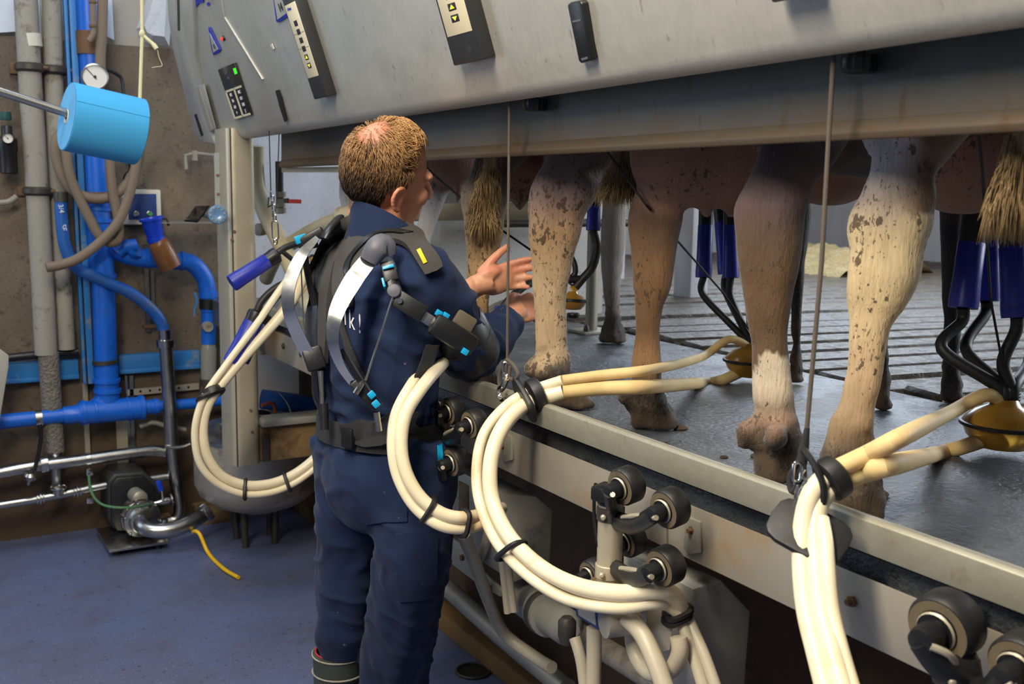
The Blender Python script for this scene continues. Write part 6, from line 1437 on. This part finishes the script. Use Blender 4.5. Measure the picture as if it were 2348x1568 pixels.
# ================================================================ EXOSKELETON HARNESS
ex = thing('shoulder_exoskeleton', 'black shoulder-support harness with bent metal strips worn by the man', 'exoskeleton', (PC.x, PC.y, 1.0))
def belt(z0, z1, off, s0, s1, n=28):
    def sec(z, e):
        for (a, b) in zip(TORSO, TORSO[1:]):
            if a[0] <= z <= b[0]:
                t = (z-a[0])/(b[0]-a[0]); return tor(z, lerp(a[1], b[1], t), lerp(a[2], b[2], t)+e, lerp(a[3], b[3], t)+e, n)
    return MB().loft([sec(z0, off), sec((z0+z1)/2, off+.004), sec(z1, off), sec(z1, off-.006), sec(z0, off-.006)], closed=True)
belt(1.045, 1.105, .022, 0, 0).build('waist_belt', M['webbing'], ex, ang=50)
ribbon('hip_pad', [(806, 1000), (850, 992), (900, 985), (955, 972)], [42, 66, 74, 60], M['webbing'], ex, .02, .012)
MB().box(hit(822, 1000, .028)[0], (.035, .035, .05), Matrix.Rotation(.5, 3, 'Z')).build('buckle', M['black'], ex, bevel=.006)
# padded shoulder straps
ribbon('shoulder_strap', [(742, 830), (740, 700), (745, 620), (765, 565), (805, 520), (822, 512)], [34, 50, 62, 66, 56, 40], M['pad'], ex, .008, .014)
ribbon('shoulder_strap', [(800, 700), (798, 650), (815, 600), (852, 555), (890, 540), (935, 550), (968, 585), (990, 625)], [30, 44, 52, 56, 52, 46, 40, 36], M['pad'], ex, .010, .014)
ribbon('strap_edge', [(806, 640), (826, 590), (862, 558), (900, 546), (940, 556)], 8, M['black'], ex, .026, .004)
YTAG = simple('yellow_tag', (216, 200, 30), .6)
ribbon('back_strap', [(764, 650), (778, 715), (800, 785), (830, 855), (850, 905)], 16, M['webbing'], ex, .008, .005)
ribbon('lower_strap', [(985, 790), (960, 860), (925, 925), (890, 970)], 26, M['webbing'], ex, .008, .006)
ribbon('spine_bar', [(746, 560), (742, 680), (738, 800), (742, 900), (745, 975)], 14, M['black'], ex, .012, .012)
# bent metal strips
def strip(name, path, dpt, wpx, mat, th=.0028, k=6, tilt=.4):
    P2 = smooth([V((x, y, 0)) for x, y in path], k); D_ = smoothv(dpt, k); Wp = smoothv(wpx, k); m = len(P2); pts = []; ws = []
    for i in range(m):
        t = (P2[min(m-1, i+1)]-P2[max(0, i-1)]).normalized(); n2 = V((-t.y, t.x, 0)); a = at(P2[i].x-n2.x*Wp[i]/2, P2[i].y-n2.y*Wp[i]/2, D_[i]-.008*tilt); b = at(P2[i].x+n2.x*Wp[i]/2, P2[i].y+n2.y*Wp[i]/2, D_[i]+.008*tilt)
        pts.append((a+b)/2); ws.append(b-a)
    return MB().band(pts, ws, th).build(name, mat, ex, ang=50)
dB = depth(hit(860, 700)[0])
sR = strip('bent_strip', [(852, 588), (812, 640), (774, 710), (763, 775), (780, 835), (812, 882), (836, 905)], [dB-.05, dB-.09, dB-.11, dB-.11, dB-.09, dB-.06, dB-.05], [38, 42, 36, 28, 20, 16, 14], M['chrome'])
dL = depth(hit(752, 640)[0])
sL = strip('bent_strip', [(728, 545), (690, 588), (664, 650), (662, 710), (684, 770), (712, 822)], [dL-.03, dL-.07, dL-.09, dL-.09, dL-.06, dL-.03], [12, 26, 30, 28, 30, 28], M['chrome'])
# shoulder cap over the right shoulder with its down link
cap = MB().tube(smooth([at(846, 598, dB-.06), at(862, 570, dB-.065), at(880, 562, dB-.055), at(888, 585, dB-.045)], 5), smoothv([.022, .026, .027, .022], 5), 14, flat=.55, up=(-.4, -.8, .3)).build('shoulder_cap', M['grey_cap'], ex, ang=60)
cap2 = MB().tube(smooth([at(742, 548, dL-.03), at(752, 530, dL-.02), at(768, 510, dL+.02), at(778, 500, dL+.06)], 4), [.014]*13, 12, flat=.6).build('shoulder_cap', M['black'], ex, ang=60)
strip('link_strip', [(868, 588), (890, 602), (900, 622)], [dB-.05]*3, [30, 26, 24], M['chrome'])
def blk(name, c, size, mat, parent, axis=None, bevel=.005, upv=None):
    z = V(axis).normalized() if axis is not None else V((0, 0, 1)); y = V(upv) if upv is not None else -ray(*proj(c)).normalized(); y = (y-z*y.dot(z)).normalized(); x = y.cross(z)
    return MB().box(c, size, Matrix((x, y, z)).transposed()).build(name, mat, parent, bevel=bevel)
pt, nt_ = hit(975, 598, .028)
if pt is not None: blk('warning_tag', pt, (.010, .004, .036), YTAG, ex, at(985, 618, 2.5)-at(968, 584, 2.5), .001)
A1, A2, A3, A4 = at(894, 625, dB-.045), at(905, 665, dB-.055), at(935, 702, dB-.06), at(1000, 742, dB-.055)
b_ = blk('pivot_block', A1, (.034, .03, .05), M['black'], ex, A2-A1); blk('clip', at(890, 612, dB-.062), (.026, .006, .008), M['cyan'], b_, A2-A1, .001); blk('clip', at(880, 650, dB-.055), (.006, .02, .022), M['cyan'], b_, A2-A1, .001)
MB().lathe(A2-V((.01, .02, 0)), (-.5, -.85, .2), [(.016, -.02), (.017, .0), (.014, .012), (.006, .014)], 18).build('pivot', M['grey_cap'], ex)
MB().tube(smooth([A1, A2, at(912, 690, dB-.06), A3], 4), .017, 10, flat=.8).build('joint_arm', M['black'], ex)
blk('joint_block', at(940, 702, dB-.062), (.042, .034, .075), M['black'], ex, A4-A3)
MB().lathe(at(917, 690, dB-.082), (-.5, -.85, .1), [(.007, 0), (.006, .005)], 10).build('bolt', M['chrome'], ex)
blk('slide_bar', at(970, 725, dB-.06), (.026, .008, .07), M['steel'], ex, A4-A3, .002)
arm_a, arm_b = at(990, 738, dB-.065), at(1088, 798, dB-.03)
pl_ = blk('arm_plate', (arm_a+arm_b)/2, (.052, .03, (arm_b-arm_a).length), M['black'], ex, arm_b-arm_a, .012)
for px, py in ((1006, 718), (1022, 724), (1066, 806)): blk('clip', at(px, py, dB-.055), (.014, .012, .014), M['cyan'], pl_, arm_b-arm_a, .001)
# cuff round the upper arm
cd_ = (ER-SR).normalized(); cc_ = SR.lerp(ER, .72)
for f, w_, mt in ((.60, .022, 'webbing'), (.74, .03, 'webbing'), (.88, .022, 'webbing')):
    c = SR.lerp(ER, f); MB().torus(c, cd_, .069, w_*.32, 30, 8, flat=1.7).build('cuff_band', M[mt], ex)
MB().lathe(SR.lerp(ER, .54), cd_, [(.073, 0), (.078, .01), (.078, .12), (.073, .13), (.070, .125), (.070, .005)], 30, caps=False).build('cuff', M['black'], ex)
blk('cuff_pad', at(1062, 742, dB+.0), (.05, .02, .05), simple('tan_pad', (92, 84, 68), .9), ex, arm_b-arm_a, .006)
# thin rod and the lower bracket with blue buttons
MB().tube([at(905, 668, dB-.085), at(838, 872, dB-.075)], .0026, 8).build('spring_rod', M['steel'], ex)
L1, L2 = at(812, 872, dB-.06), at(866, 935, dB-.05)
br = blk('lower_bracket', (L1+L2)/2, (.03, .022, (L2-L1).length), M['black'], ex, L2-L1, .004)
for px, py in ((852, 905), (862, 926)): blk('button', at(px, py, dB-.075), (.016, .008, .016), M['cyan'], br, L2-L1, .002)
strip('side_rail', [(783, 800), (812, 850), (845, 900)], [dB-.08, dB-.075, dB-.07], [12, 12, 12], M['black'], .006)
MB().box(at(822, 890, dB-.078), (.012, .012, .03), Matrix.Rotation(.6, 3, 'Y')).build('latch', M['steel'], ex, bevel=.002)
MB().tube([at(863, 945, dB-.05), at(869, 988, dB-.045)], .0075, 10).build('belt_pin', M['steel'], ex)
b_ = blk('bracket', at(720, 822, dL-.03), (.045, .02, .055), M['black'], ex, (at(735, 870, dL)-at(712, 800, dL)), .005)
MB().tube([at(735, 850, dL-.02), at(738, 900, dL-.02), at(740, 960, dL-.02)], [.008, .006, .006], 10).build('belt_pin', M['steel'], ex)
MB().tube([at(742, 925, dL-.02), at(744, 985, dL-.02)], .011, 10).build('pin_holder', M['black'], ex)
MB().tube(smooth([at(726, 560, dL), at(700, 575, dL-.02), at(708, 640, dL-.02), at(722, 700, dL-.01)], 4), .008, 8).build('cable', M['black'], ex)
MB().tube([at(690, 600, dL-.05), at(694, 700, dL-.05), at(697, 760, dL-.05)], .0018, 6).build('thin_rod', M['steel'], ex)
blk('clip', at(690, 548, dL-.02), (.02, .01, .03), M['cyan'], ex, (1, 0, .3), .003); blk('clip_body', at(712, 545, dL-.015), (.025, .02, .07), M['black'], ex, (at(745, 530, dL)-at(690, 560, dL)), .005)
